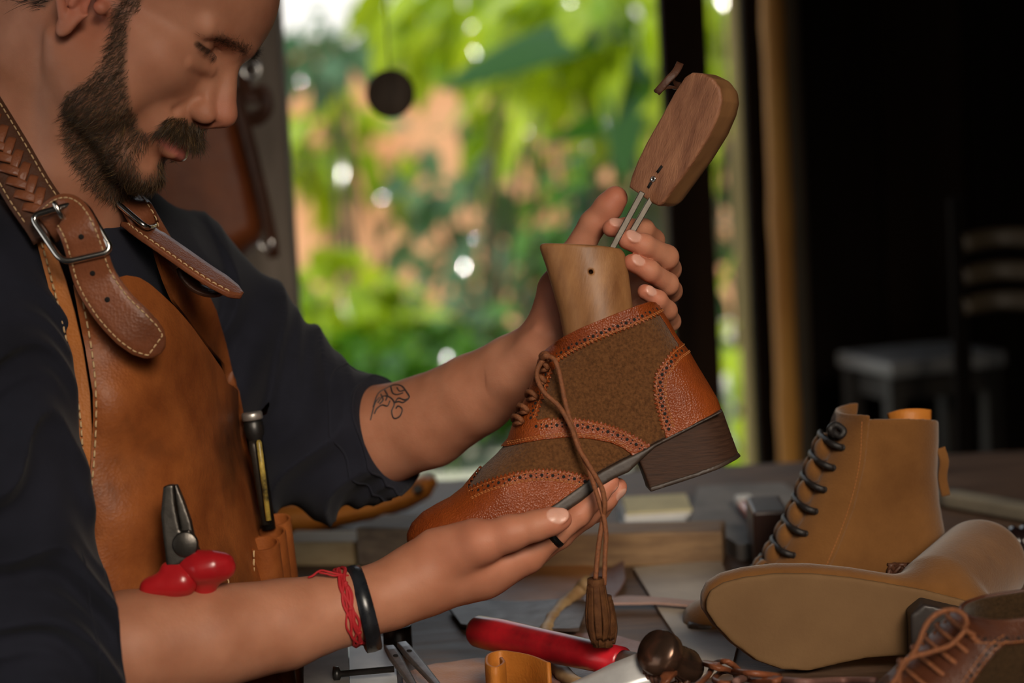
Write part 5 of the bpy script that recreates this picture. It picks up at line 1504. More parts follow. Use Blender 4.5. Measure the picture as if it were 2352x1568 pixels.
sp2 = np.array([(1570, 1458), (1640, 1466), (1750, 1452), (1900, 1428), (2050, 1412), (2180, 1394), (2186, 1412)] + [(x, ybench(x, TD, .0075) + o) for x, o in ((2184, 0), (2060, 0), (2055, -26), (1900, -20), (1750, -3), (1640, 0), (1580, -4))], float)
TSG = Grid2(lambda P: sd_poly(P, sp2) * SB, T2b.lo - 30, T2b.hi + 40, 2.0)
V, F = net(lambda P: np.maximum(TSG(*T2b.px(P)[:2]), np.abs(T2b.px(P)[2]) - T2b.W(T2b.px(P)[0], np.maximum(T2b.px(P)[1], 1300)) + .002), T2b.box(.02), .0018)
link('sole', mesh_np('sole', V, F), M_sole, TB)
LPT = ((1888, 1000), (1868, 1046), (1849, 1096), (1830, 1146), (1808, 1197), (1782, 1247), (1756, 1290), (1735, 1318))
mb = MB()
for (x0, y0), (x1, y1) in zip(LPT[:-1], LPT[1:]):
    for w_ in (-.017, .0):
        P = smooth_path([T2b.at(x0 + (x1 - x0) * t + 14 - 9 * math.sin(PI * t), y0 + (y1 - y0) * t - 4 * math.sin(PI * t), w_) for t in np.linspace(.02, .98, 7)], 14)
        mb.tube(P, .0085 * np.sin(np.linspace(.35, PI - .35, 14)) ** .6, 12)
rolls = mb.build('facing_rolls', M_tansuede, TB)
mb = MB()
for i, (x, y) in enumerate(LPT):
    A = lambda dx, dy, w: T2b.at(x + dx, y + dy, w)
    q = smooth_path([A(30, 10, -.0325), A(18, 6, -.034), A(2, 0, -.028), A(-6, -4, -.012), A(-7, -4, .004), A(0, -2, .02)], 26); mb.tube(q, .0028, 8)
    mb.lathe([(.0006, .0008), (.0026, .0006), (.003, -.001)], A(31, 10, -.0335), -CF, 12)
q = smooth_path([T2b.at(*p) for p in ((1902, 985, -.03), (1890, 968, -.034), (1905, 960, -.030), (1922, 972, -.034), (1912, 984, -.034), (1896, 975, -.028), (1900, 992, -.020))], 40); mb.tube(q, .003, 8)
mb.build('lace', M_blacklace, TB)
mb = MB(); q = smooth_path([T2b.at(*p) for p in ((2150, 1020, -.012), (2158, 1050, -.014), (2156, 1090, -.012), (2164, 1130, -.014))], 20); mb.ribbon(q, -CF, .008, .003); mb.build('pull_tab', M_tansuede, TB)
mb = MB(); mb.ribbon(smooth_path([T2b.at(*p) for p in ((2044, 975, .004), (2068, 964, -.004), (2100, 962, -.004), (2132, 968, .004))], 14), -CF + CU * .1, .022, .003); mb.build('tongue', M_orange, TB)
q = smooth_path([T2b.at(2178, 1245, -.022), T2b.at(2150, 1248, -.030), T2b.at(2134, 1272, -.035), T2b.at(2140, 1296, -.036)], 20)
mb = MB(); mb.tube(q, .0016, 6); mb.build('heel_stitch', M_blacklace, TB)

# the second boot lying on its side, bare sole towards the camera
LD = float((T2(1850, 1549, .003) - CAM) @ CF)
sole_t = [(1622, 1405), (1622, 1380), (1632, 1358), (1660, 1340), (1710, 1326), (1780, 1317), (1860, 1316), (1950, 1324), (2040, 1338), (2120, 1352), (2200, 1372), (2290, 1400), (2320, 1440)]
sole_b = [(2320, 1440), (2310, 1480), (2260, 1500), (2160, 1505), (2060, 1508), (1990, 1514), (1920, 1530), (1860, 1545), (1800, 1543), (1740, 1522), (1685, 1482), (1645, 1440), (1622, 1405)]
spl = pol(sole_t, sole_b[1:-1])
sn = nrm(-CF * .95 - CU * .125 - CR * .04)       # outward normal of the sole
sr = nrm(CR - sn * np.dot(CR, sn)); su = np.cross(sn, sr) * -1; su = su if su @ CU > 0 else -su
LBt = Infl(spl, [pol(spl, spl[:1])], spl, lambda x, y: .05 + 0 * x, .01, LD, LD / FPX, right=sr, up=su, out=-sn)
LB2 = empty('tan_boot', U(1900, 1545, LD) , 'tan suede boot lying on its side, bare pale sole facing out', 'boot', None)
TB['group'] = ''; del TB['group']
def f_ls(P):
    x, y, w = LBt.px(P); return smax(LBt.P(x, y) + .0, np.maximum(-w - .0005 * np.cos((x - 1780) / 160), w - .006), .002)
V, F = net(f_ls, LBt.box(), .0018); link('sole', mesh_np('sole', V, F), M_tansole, LB2)
def f_lu(P):
    x, y, w = LBt.px(P)
    sh = .0035 + .03 * np.clip(w / .075, 0, 1) ** 2 - .010 * np.sin(np.clip(w / .05, 0, 1) * PI)
    d = smax(LBt.P(x, y) + sh, np.maximum(.0062 - w, w - .058), .008)
    s1 = rc(P, LBt.at(2170, 1400, .045), LBt.at(2310, 1392, .15), .036, .040)
    s1 = smax(s1, (.012 - w), .004)
    return smin(d, s1, .02)
b0 = LBt.box(.06); V, F = net(f_lu, (b0[0] - .1, b0[1] + .12), .0022); link('upper', mesh_np('upper', V, F), M_tansuede, LB2)
hp2 = np.array([(2080, 1392), (2110, 1366), (2205, 1388), (2300, 1415), (2322, 1450), (2300, 1492), (2200, 1498), (2085, 1500)], float)
HG2 = Grid2(lambda P: sd_poly(P, hp2) * LD / FPX, LBt.lo, LBt.hi + 30, 2.0)
V, F = net(lambda P: smax(HG2(*LBt.px(P)[:2]), np.maximum(LBt.px(P)[2] - .0, -LBt.px(P)[2] - .026), .0015), LBt.box(.03), .0018); link('heel', mesh_np('heel', V, F), mat('dark_heel', (.022, .016, .014), .5, var=.3, vscale=50, bump=.2, bscale=200), LB2)
mb = MB()
for k in range(5):
    a0 = rng.random() * 6; c = U(2064, 1309, 2.0)
    mb.tube(smooth_path([c + (CR * math.cos(a0 + t) * .009 + CU * math.sin(2 * t + a0) * .005 + CF * .003 * math.sin(t * 3 + k)) for t in np.linspace(0, 5.2, 12)], 40), .0016, 6)
mb.build('lace_knot', M_strap_dk, LB2)

# dark brogue boot in the lower right corner
ND = 1.715; SN = ND / FPX
FR3 = [(1868, 1730), (1862, 1700), (1880, 1668), (1930, 1640), (1980, 1610), (2030, 1568), (2078, 1522), (2128, 1474), (2165, 1435), (2190, 1408), (2206, 1402)]
TP3 = [(2206, 1402), (2250, 1398), (2300, 1392), (2380, 1380), (2470, 1372)]
BK3 = [(2470, 1372), (2486, 1440), (2495, 1520), (2520, 1600), (2545, 1680), (2550, 1745)]
BT3 = [(2550, 1745), (2300, 1748), (2100, 1752), (1940, 1750), (1880, 1745)]
bp3 = pol(FR3, TP3[1:], BK3[1:], BT3[1:]); ex3 = pol([(1868, 1880)], FR3, [(2215, 1300), (2460, 1280)], BK3, [(2550, 1880)])
NI = Infl(bp3, [FR3, BK3], ex3, lambda x, y: (lambda k: np.interp(x, [1860, 1950, 2060, 2250, 2550], [.026, .040, .044, .036, .032]) * k + .039 * (1 - k))(np.clip((y - 1520) / 140, 0, 1)), .032, ND, SN, **UPR)
CV3 = Grid2(lambda P: sd_poly(P, [(2190, 1250), (2600, 1250), (2560, 1600), (2260, 1600), (2200, 1480)]) * SN, NI.lo, NI.hi, 2.0)
f_nb = lambda P: smax(NI(P), -smax(NI.solid(P) + .004, CV3(*NI.px(P)[:2]), .002), .0012)
NB = empty('dark_brogue_boot', U(2200, 1760, ND), 'dark brown brogue boot with loosely tied laces in the near right corner', 'boot')
V, F = net(f_nb, NI.box(), .0014); link('upper', mesh_np('upper', V, F), M_suede_dk, NB)
BMd = [M_calf_dk, M_dark_hole, M_lacethread]
e_l = [(2290, 1440), (2262, 1462), (2232, 1500), (2205, 1540), (2178, 1580), (2150, 1620)]
hb, hs = brogue(e_l, 8, 12, 4)
panel(NI, pol([(2300, 1425)], zigzag(e_l, 8, 3), [(2090, 1640), (1990, 1640), (2060, 1520), (2180, 1390), (2230, 1380)]), BMd, NB, 'lace_facing', hb, hs, [row(e_l, 14, 6), row(e_l, 14, 20)])
c_l = [(2215, 1452), (2250, 1450), (2290, 1446), (2350, 1440), (2420, 1434), (2500, 1428)]
hb, hs = brogue(c_l, 12, -14, 4)
panel(NI, pol([(2170, 1440)], zigzag(c_l, 8, 3), [(2520, 1350), (2200, 1370)]), BMd, NB, 'collar', hb, hs, [row(c_l, 14, -6)])
mb = MB()
q = smooth_path([NI.at(x, y, -.0415) for x, y in ((2212, 1404), (2255, 1399), (2300, 1393), (2380, 1381))], 30)
sp3 = np.array([(1860, 1738), (1940, 1746), (2100, 1748), (2300, 1744), (2555, 1740)] + [(x, ybench(x, ND, .004) + o) for x, o in ((2560, 0), (2400, 0), (2396, -24), (2100, -6), (1940, 0), (1880, -8))], float)
NSG = Grid2(lambda P: sd_poly(P, sp3) * SN, NI.lo - 30, NI.hi + 60, 2.5)
V, F = net(lambda P: np.maximum(NSG(*NI.px(P)[:2]), np.abs(NI.px(P)[2]) - NI.W(NI.px(P)[0], np.maximum(NI.px(P)[1], 1700)) - .001), NI.box(.03), .002); link('sole', mesh_np('sole', V, F), M_sole, NB)
mb = MB()
A = lambda x, y, w: NI.at(x, y, w)
for x, y in ((2196, 1432), (2172, 1456), (2146, 1482), (2118, 1508), (2088, 1540)):
    q = smooth_path([A(x + 40, y + 22, -.030), A(x + 22, y + 8, -.033), A(x + 2, y - 6, -.026), A(x - 14, y - 14, -.012), A(x - 22, y - 18, .004), A(x - 10, y - 12, .018)], 30); mb.tube(q, .0019, 8)
    q = smooth_path([A(x + 20, y - 2, -.026), A(x, y + 6, -.022), A(x - 18, y + 6, -.010), A(x - 26, y - 6, .002)], 24); mb.tube(q, .0019, 8)
q = smooth_path([A(2215, 1430, -.032), A(2190, 1415, -.034), A(2195, 1398, -.036), A(2187, 1380, -.036), A(2170, 1370, -.036), A(2145, 1369, -.038), A(2118, 1380, -.040), A(2098, 1404, -.042), A(2083, 1440, -.044), A(2072, 1462, -.044), A(2048, 1490, -.046), A(2040, 1510, -.046), A(2044, 1560, -.046)], 80); mb.tube(q, .0019, 8)
q = smooth_path([A(2196, 1412, -.034), A(2172, 1436, -.038), A(2150, 1450, -.040), A(2110, 1460, -.043), A(2075, 1468, -.045), A(2050, 1478, -.047), A(2040, 1500, -.047), A(2030, 1520, -.048), A(1985, 1570, -.05), A(1950, 1610, -.05)], 80); mb.tube(q, .0019, 8)
mb.build('lace', M_lace, NB)
# pliers in the apron pocket
PL = empty('pliers', U(420, 1300, 1.80), 'pliers with red grips and dark steel jaws stuck in the apron pocket', 'pliers')
pd = 1.815
def plate(name, pts, d, th, matl, par, bev=.0015, res=.0009):
    pts = np.array(pts, float); s = d / FPX; c = pts.mean(0); o = U(c[0], c[1], d)
    G = Grid2(lambda P: sd_poly(P, pts) * s, pts.min(0) - 12, pts.max(0) + 12, 1.5)
    def f(P):
        q = P - o.astype(np.float32); x = c[0] + q @ CR.astype(np.float32) / s; y = c[1] - q @ CU.astype(np.float32) / s; z = q @ CF.astype(np.float32)
        return smax(G(x, y), np.abs(z) - th / 2, bev)
    lo_, hi_ = pts.min(0) - 6, pts.max(0) + 6
    cc = [o + CR * (x - c[0]) * s - CU * (y - c[1]) * s + CF * z for x in (lo_[0], hi_[0]) for y in (lo_[1], hi_[1]) for z in (-th, th)]
    V, F = net(f, (np.min(cc, 0), np.max(cc, 0)), res); return link(name, mesh_np(name, V, F), matl, par)
M_plier = mat('plier_steel', (.10, .09, .08), .34, metal=.9, var=.25, vscale=50, bump=.1, bscale=500, rvar=.06)
plate('jaw', [(377, 1116), (388, 1112), (400, 1111), (404, 1160), (412, 1200), (416, 1218), (438, 1214), (450, 1245), (452, 1275), (400, 1302), (384, 1298), (376, 1230), (371, 1180)], pd, .011, M_plier, PL)
plate('jaw', [(401, 1111), (408, 1112), (424, 1150), (440, 1196), (448, 1235), (462, 1268), (430, 1290), (402, 1270), (398, 1235), (417, 1217), (410, 1180), (405, 1150)], pd + .003, .010, M_plier, PL)
mb = MB(); mb.lathe([(.0003, .0008), (.0085, .0006), (.0098, 0), (.0098, -.004)], U(425, 1250, pd - .0058), -CF, 28); mb.build('pivot', M_plier, PL)
def grip(pts, name='grip'):
    P = np.array([U(x, y, d) for x, y, r, d in pts]); r = [p[2] for p in pts]
    V, F = net(lambda Q: chain(Q, list(zip(P, r)), .006), (P.min(0) - .025, P.max(0) + .025), .0013); link(name, mesh_np(name, V, F), M_red, PL)
grip([(388, 1310, .0070, pd), (410, 1322, .0090, pd), (420, 1336, .0098, pd - .002), (396, 1345, .0085, pd - .002), (365, 1346, .0078, pd - .001), (345, 1350, .0065, pd), (330, 1420, .0065, pd + .004)])
grip([(455, 1285, .0075, pd), (438, 1302, .0085, pd + .001), (462, 1306, .0105, pd - .002), (490, 1300, .0105, pd - .002), (512, 1298, .0078, pd), (516, 1304, .006, pd), (470, 1340, .008, pd + .006), (470, 1420, .007, pd + .01)])
# hammer and pens in the loops
a, b = U(580, 962, 2.045), U(618, 1215, 2.05)
t = nrm(b - a)
HP = empty('edge_hammer', (a + b) / 2, 'dark round punch with a bright steel cap in the apron loops', 'punch')
mb = MB(); mb.lathe([(.001, -.006), (.0080, -.006), (.0090, -.0045), (.0090, 0), (.0082, .001)], a, t, 28); mb.build('cap', mat('worn_steel', (.55, .52, .48), .4, metal=.8, var=.2, vscale=90), HP)
L_ = np.linalg.norm(b - a)
mb = MB(); mb.lathe([(.0070, .001), (.0082, .003), (.0086, .008), (.0080, .014), (.0060, .017), (.0058, L_)], a, t, 24); mb.build('shaft', M_gun, HP)
HP.name = 'punch'
a, b = U(581, 1012, 2.02), U(610, 1205, 2.02); t = nrm(b - a); L_ = np.linalg.norm(b - a)
PN = empty('drive_punch', (a + b) / 2, 'slim steel tube tool in the nearest apron loop group', 'tool')
PN['label'] = 'slim shiny steel rod leaning against the capped punch'
mb = MB(); mb.lathe([(.0020, 0), (.0036, 0), (.0042, .004), (.0042, .010), (.0036, .013), (.0036, L_)], a, t, 20); mb.build('rod', M_iron, PN)
a, b = U(594, 1010, 2.012), U(617, 1195, 2.015); t = nrm(b - a); L_ = np.linalg.norm(b - a)
mb = MB(); mb.lathe([(.0012, 0), (.0024, .002), (.0024, L_)], a, t, 14)
o = mb.build('pencil', mat('yellow_black_pencil', (.015, .014, .012), .4, col2=(.55, .40, .08), vscale=90), None); solo(o, 'chipped yellow and black pencil in the apron loops', 'pencil')
# ------------------------------------------------------------------ the workshop and the garden
def struct(o): o['kind'] = 'structure'; return o
def sbox(name, lo, hi, m, bev=0):
    lo, hi = np.array(lo, float), np.array(hi, float); mb = MB(); mb.box((lo + hi) / 2, hi - lo, bev=bev); o = mb.build(name, m, None, smooth=False); return struct(o)
M_floor = mat('earth_floor', (.16, .13, .10), .85, var=.3, vscale=4, bump=.3, bscale=30)
M_path = mat('garden_paving', (.42, .42, .34), .8, col2=(.55, .55, .46), vscale=2.2, bump=.2, bscale=20)
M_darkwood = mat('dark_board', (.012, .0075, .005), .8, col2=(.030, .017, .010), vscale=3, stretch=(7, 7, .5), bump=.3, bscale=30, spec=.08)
M_post = mat('weathered_post', (.16, .125, .095), .8, col2=(.26, .21, .165), vscale=10, stretch=(6, 6, .7), bump=.3, bscale=50)
M_bamboo = mat('bamboo', (.52, .22, .035), .5, col2=(.68, .34, .07), vscale=8, stretch=(4, 4, .5))
M_roof = mat('roof_board', (.03, .02, .014), .9, var=.3, vscale=3)
M_terra = mat('terracotta_render', (.56, .25, .11), .9, col2=(.74, .42, .24), vscale=1.6, bump=.3, bscale=14, detail=7)
M_white = mat('white_render', (.80, .78, .74), .9, var=.05, vscale=2)
sbox('floor', (-6, -4, -.1), (6, 4.6, 0), M_floor)
sbox('ground', (-14, 4.6, -.1), (14, 24, -.004), M_path)
sbox('ceiling', (-5, -3, 2.62), (5, 4.5, 2.7), M_roof)  # unseen; carried forward past the camera to keep sky light out
sbox('sky_block_front', (-5, -3.05, 0), (5, -3, 2.62), M_darkwood)  # unseen wall, added behind the camera to block sky light
sbox('wall_left', (-5, 3.45, 0), (UY(560, 500, 3.45)[0] - .03, 3.53, 2.62), mat('left_board', (.30, .19, .10), .8, col2=(.40, .27, .15), vscale=3, stretch=(7, 7, .5)))
# right hand side: dark boards at the back and along the side
yb = 4.30
xs = UY(1832, 500, yb)[0]
for i in range(14):
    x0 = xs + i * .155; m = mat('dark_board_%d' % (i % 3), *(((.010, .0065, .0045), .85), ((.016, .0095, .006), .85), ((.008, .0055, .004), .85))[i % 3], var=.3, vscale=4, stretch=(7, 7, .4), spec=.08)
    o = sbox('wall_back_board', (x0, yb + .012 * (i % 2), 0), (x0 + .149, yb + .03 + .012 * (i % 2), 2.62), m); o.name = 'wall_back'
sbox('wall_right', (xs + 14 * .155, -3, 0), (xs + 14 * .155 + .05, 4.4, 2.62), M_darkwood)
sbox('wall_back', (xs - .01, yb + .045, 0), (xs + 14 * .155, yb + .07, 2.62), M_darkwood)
def upright(name, px0, px1, py, y, m, label, cat, dep=.08, round_=False, lean=0.0):
    a, b = UY(px0, py, y), UY(px1, py, y); w = b[0] - a[0]; mb = MB()
    if round_:
        mb.lathe([(w / 2, 0)] + [(w / 2 * (1.0 + (.10 if k % 6 == 0 else 0)), .06 + k * .055) for k in range(46)], ((a[0] + b[0]) / 2, y, 0), (0, 0, 1), 20)
        o = mb.build(name, m, None)
    else:
        mb.box(((a[0] + b[0]) / 2, y + dep / 2, 1.31), (w, dep, 2.62), bev=.006); o = mb.build(name, m, None, smooth=False)
    return tag(o, label, cat)
upright('doorpost', 545, 668, 500, 3.22, M_post, 'weathered grey wooden post at the left of the garden opening', 'post')
upright('dark_post', 1530, 1640, 400, 4.25, M_darkwood, 'broad dark post right of the garden opening', 'post')
upright('narrow_post', 1722, 1768, 500, 4.20, M_darkwood, 'narrow dark post left of the bamboo pole', 'post')
upright('bamboo_pole', 1766, 1818, 500, 4.10, M_bamboo, 'golden bamboo pole standing against the dark boards', 'pole', round_=True)
upright('olive_pole', 1690, 1724, 600, 5.6, mat('olive_pole', (.13, .10, .035), .6, col2=(.20, .16, .06), vscale=5, stretch=(4, 4, .4)), 'olive brown pole outside the slot between the two dark posts', 'pole', round_=True)
upright('grey_batten', 1816, 1852, 500, 4.16, mat('grey_batten', (.055, .042, .026), .8, var=.2, vscale=5), 'dull grey brown batten right of the bamboo pole', 'batten', dep=.03)

# leather bag hanging on the left post
BD = 3.02
BAG = empty('leather_bag', U(500, 420, BD), 'russet leather bag hanging on the post behind the man', 'bag')
sB = BD / FPX
bo = [(330, 180), (420, 120), (535, 170), (552, 230), (572, 320), (600, 430), (616, 520), (606, 556), (560, 590), (525, 600), (470, 590), (380, 560), (310, 520)]
BI = Infl(np.array(bo, float), [pol(bo, bo[:1])], bo, lambda x, y: np.interp(y, [120, 300, 600], [.03, .055, .06]), .03, BD, sB, right=nrm(CR + CF * .1), out=nrm(CF - CR * .1))
V, F = net(BI, BI.box(), .003); M_bag = leather('bag_leather', (.16, .036, .009), (.25, .068, .019), stain_amt=.4, rough=.45)
link('body', mesh_np('body', V, F), M_bag, BAG)
mb = MB()
q = smooth_path([U(540, 200, BD - .055), U(566, 300, BD - .06), U(596, 420, BD - .06), U(622, 540, BD - .05), U(628, 590, BD - .04)], 30); mb.ribbon(q, -CF + CR * .5, .014, .006)
mb.build('edge_band', M_strap_dk, BAG)
mb = MB(); q = smooth_path([U(568, 150, BD), U(560, 190, BD - .03), U(578, 225, BD - .04), U(604, 210, BD - .03), U(612, 250, BD - .03), U(590, 275, BD - .04), U(575, 260, BD - .05)], 40); mb.ribbon(q, -CF, .018, .006); mb.build('strap', M_strap_dk, BAG)
mb = MB(); mb.tube([U(577, 162, BD - .03) + (CR * math.cos(a) + CU * math.sin(a)) * .010 for a in np.linspace(0, 2 * PI, 24, endpoint=False)], .003, 8, closed=True); mb.build('ring', M_steel, BAG)
mb = MB(); mb.tube([U(612, 560, BD - .05) + (CR * math.cos(a) + CU * math.sin(a)) * .007 for a in np.linspace(0, 2 * PI, 24, endpoint=False)], .0026, 8, closed=True); mb.build('ring', M_steel, BAG)
mb = MB(); q = smooth_path([U(568, 150, BD), U(572, 60, BD + .05), U(590, -200, BD + .14)], 20); mb.tube(q, .005, 8); mb.build('hanger', M_strap_dk, BAG)

# disc hanging in the opening
c = U(897, 215, 3.3)
DS = empty('hanging_disc', c, 'round dark wooden disc hanging in the garden opening', 'disc')
mb = MB(); mb.lathe([(.001, -.006), (.031, -.006), (.0335, -.003), (.0335, .003), (.031, .006), (.001, .006)], c, CF, 40); mb.build('disc', mat('disc_wood', (.050, .032, .020), .7, col2=(.12, .085, .06), vscale=14, stretch=(5, 1, 1)), DS)
mb = MB(); mb.tube(np.array([c + [0, 0, .032], [c[0], c[1], 2.0], [c[0], c[1], 2.63]]), .0012, 6); mb.build('cord', M_strap_dk, DS)

# stool and slatted chair in the dark
SD = 4.02
a, b = UY(1965, 815, SD), UY(2262, 815, SD); w = b[0] - a[0]; sz = a[2]
ST = empty('stool', ((a[0] + b[0]) / 2, SD, 0), 'plain wooden stool with a pale worn seat edge in the dark', 'stool')
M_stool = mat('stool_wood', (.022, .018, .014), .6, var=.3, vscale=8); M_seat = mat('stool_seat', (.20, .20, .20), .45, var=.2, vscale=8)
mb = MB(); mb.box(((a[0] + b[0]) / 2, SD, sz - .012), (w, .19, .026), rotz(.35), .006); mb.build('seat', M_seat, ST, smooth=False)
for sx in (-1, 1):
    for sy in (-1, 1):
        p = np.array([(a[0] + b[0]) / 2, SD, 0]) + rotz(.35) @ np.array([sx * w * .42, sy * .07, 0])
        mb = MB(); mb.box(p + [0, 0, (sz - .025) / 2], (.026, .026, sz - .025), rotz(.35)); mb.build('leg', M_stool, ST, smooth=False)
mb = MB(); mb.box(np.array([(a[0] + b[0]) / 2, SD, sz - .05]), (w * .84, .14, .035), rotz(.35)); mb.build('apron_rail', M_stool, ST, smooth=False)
CD = 3.70
CH = empty('slatted_chair', (UY(2290, 640, CD)[0], CD, 0), 'dark chair with three pale worn back slats beyond the stool', 'chair')
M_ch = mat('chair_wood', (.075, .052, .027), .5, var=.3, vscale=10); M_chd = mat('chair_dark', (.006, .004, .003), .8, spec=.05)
for y_ in (552, 628, 697):
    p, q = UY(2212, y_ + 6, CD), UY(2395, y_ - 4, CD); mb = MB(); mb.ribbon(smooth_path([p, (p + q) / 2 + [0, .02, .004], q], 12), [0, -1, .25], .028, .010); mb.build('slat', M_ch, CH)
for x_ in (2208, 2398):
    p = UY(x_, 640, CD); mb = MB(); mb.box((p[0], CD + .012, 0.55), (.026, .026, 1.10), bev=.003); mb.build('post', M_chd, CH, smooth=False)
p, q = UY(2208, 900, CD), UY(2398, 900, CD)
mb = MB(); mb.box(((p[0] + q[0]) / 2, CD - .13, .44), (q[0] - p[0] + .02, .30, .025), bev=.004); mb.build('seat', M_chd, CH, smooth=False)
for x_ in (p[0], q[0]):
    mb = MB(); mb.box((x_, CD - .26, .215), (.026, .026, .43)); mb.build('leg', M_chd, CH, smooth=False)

# ------------------------------------------------------------------ garden
def leaf_material(name, c1, c2, trans, rough=.32):
    m = bpy.data.materials.new(name); m.use_nodes = True; nt = m.node_tree; N = nt.nodes; L = nt.links; b = N['Principled BSDF']
    at = N.new('ShaderNodeAttribute'); at.attribute_name = 'hv'
    c = ramp(N, L, at.outputs['Fac'], [(0, c1), (1, c2)]); L.new(c, b.inputs['Base Color'])
    b.inputs['Roughness'].default_value = rough; b.inputs['Specular IOR Level'].default_value = .5
    tr = N.new('ShaderNodeBsdfTranslucent'); L.new(ramp(N, L, at.outputs['Fac'], [(0, trans), (1, tuple(min(1, x * 1.3) for x in trans))]), tr.inputs['Color'])
    mx = N.new('ShaderNodeMixShader'); mx.inputs[0].default_value = .45
    L.new(b.outputs[0], mx.inputs[1]); L.new(tr.outputs[0], mx.inputs[2]); L.new(mx.outputs[0], N['Material Output'].inputs['Surface'])
    return m
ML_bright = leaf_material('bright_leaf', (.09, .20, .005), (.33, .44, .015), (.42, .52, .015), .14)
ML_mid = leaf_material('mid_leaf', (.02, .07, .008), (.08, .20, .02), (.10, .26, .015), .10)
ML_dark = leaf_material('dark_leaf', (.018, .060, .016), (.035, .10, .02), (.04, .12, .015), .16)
ML_grey = leaf_material('bluish_leaf', (.06, .13, .075), (.13, .22, .12), (.08, .18, .06), .07)
M_stem = mat('garden_stem', (.09, .07, .035), .8)
def leaves(name, cen, rad, n, size, m, par, aspect=.5, droop=.5, shell=.35):
    """n bent leaves scattered in an ellipsoid"""
    g = rng.normal(size=(n, 3)); g /= np.linalg.norm(g, axis=1, keepdims=True); rr = rng.random(n) ** shell
    P = np.asarray(cen) + g * rr[:, None] * np.asarray(rad)
    d = nrm(g * [1, 1, .4] + rng.normal(0, .5, (n, 3)) + [0, 0, -droop]); up = nrm(rng.normal(0, .55, (n, 3)) + [0, 0, 1.0])
    s = nrm(np.cross(d, up)); nn = np.cross(s, d); L_ = size * rng.uniform(.6, 1.3, n)
    tt = np.array([0, .25, .55, .85, 1.0]); ww = np.array([.06, .8, 1.0, .5, .03]) * aspect * .5
    V = np.zeros((n, 15, 3))
    for i, (t, w) in enumerate(zip(tt, ww)):
        c = P + d * (L_ * t)[:, None] - np.array([0, 0, 1.0]) * (L_ * .35 * t * t)[:, None]
        V[:, i * 3] = c - s * (L_ * w)[:, None] + nn * (L_ * w * .3)[:, None]; V[:, i * 3 + 1] = c; V[:, i * 3 + 2] = c + s * (L_ * w)[:, None] + nn * (L_ * w * .3)[:, None]
    fl = []
    for i in range(4):
        for j in range(2): fl.append((i * 3 + j, i * 3 + j + 1, i * 3 + j + 4, i * 3 + j + 3))
    F = (np.arange(n)[:, None, None] * 15 + np.array(fl)[None]).reshape(-1, 4)
    me = mesh_np(name, V.reshape(-1, 3), F); set_attr(me, 'hv', np.repeat(rng.random(n), 15)); return link(name, me, m, par)
def plant(name, px, py, y, rad, n, size, m, label, cat='shrub', group=None, aspect=.5, droop=.5):
    c = UY(px, py, y); base = np.array([c[0], y, 0]); E = empty(name, base, label, cat, group)
    leaves('foliage', c, rad, n, size, m, E, aspect, droop)
    leaves('small_leaves', c, np.array(rad) * 1.1, int(n * .9), size * .45, m, E, aspect * 1.2, droop)
    mb = MB()
    for k in range(4):
        tip = c + rng.normal(0, .3, 3) * rad; mb.tube(smooth_path([base + [rng.normal() * .04, rng.normal() * .04, 0], (base + tip) / 2 + rng.normal(0, .05, 3), tip], 10), np.linspace(.018, .006, 10), 6)
    mb.build('stems', M_stem, E); return E
plant('broad_leaf_shrub', 740, 760, 8.6, (.34, .3, .27), 150, .20, ML_bright, 'fresh green broad leaved shrub low beside the left post', aspect=.65)
plant('broad_leaf_shrub', 980, 850, 8.0, (.36, .3, .16), 110, .17, ML_mid, 'low mid green bush in front of the shrubs, above the raised sleeve', aspect=.65)
plant('glossy_shrub', 1110, 700, 9.3, (.24, .3, .30), 80, .15, ML_grey, 'bluish glossy shrub in the middle of the opening', aspect=.6)
plant('glossy_shrub', 1345, 560, 9.6, (.24, .3, .36), 95, .16, ML_mid, 'mid green shrub behind the shoe last', aspect=.6)
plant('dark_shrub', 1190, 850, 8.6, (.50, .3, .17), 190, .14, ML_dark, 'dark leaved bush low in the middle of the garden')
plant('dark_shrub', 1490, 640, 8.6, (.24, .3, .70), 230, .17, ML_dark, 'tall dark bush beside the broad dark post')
plant('overhanging_tree', 1400, 40, 7.6, (.36, .4, .20), 110, .22, ML_bright, 'sunlit yellow green branches hanging over the top of the opening', 'tree', aspect=.5, droop=.8)
plant('overhanging_tree', 1100, 10, 8.4, (.34, .4, .16), 70, .20, ML_bright, 'pale green spray of leaves at the top middle of the opening', 'tree', aspect=.5, droop=.8)
plant('overhanging_tree', 770, 95, 9.6, (.22, .2, .10), 34, .16, ML_grey, 'pale leafy spray against the bright sky beside the left post', 'tree', aspect=.6, droop=.6)
plant('climber', 760, 330, 10.6, (.30, .15, .22), 46, .20, ML_bright, 'yellow green climber against the orange wall', 'climber', aspect=.6)
plant('climber', 1060, 420, 10.6, (.36, .2, .36), 42, .19, ML_grey, 'loose climber beyond the hanging disc', 'climber', aspect=.6)
plant('climber', 1250, 250, 10.2, (.30, .2, .30), 48, .18, ML_bright, 'mid green climber left of the banana leaves', 'climber', aspect=.6)
plant('garden_shrub', 1680, 260, 6.4, (.10, .2, .62), 34, .20, ML_bright, 'bright shrub seen through the slot beside the bamboo pole', aspect=.5)
plant('garden_shrub', 1690, 960, 6.2, (.12, .2, .30), 50, .16, ML_bright, 'low shrub seen at the foot of the slot beside the bamboo pole', aspect=.5)
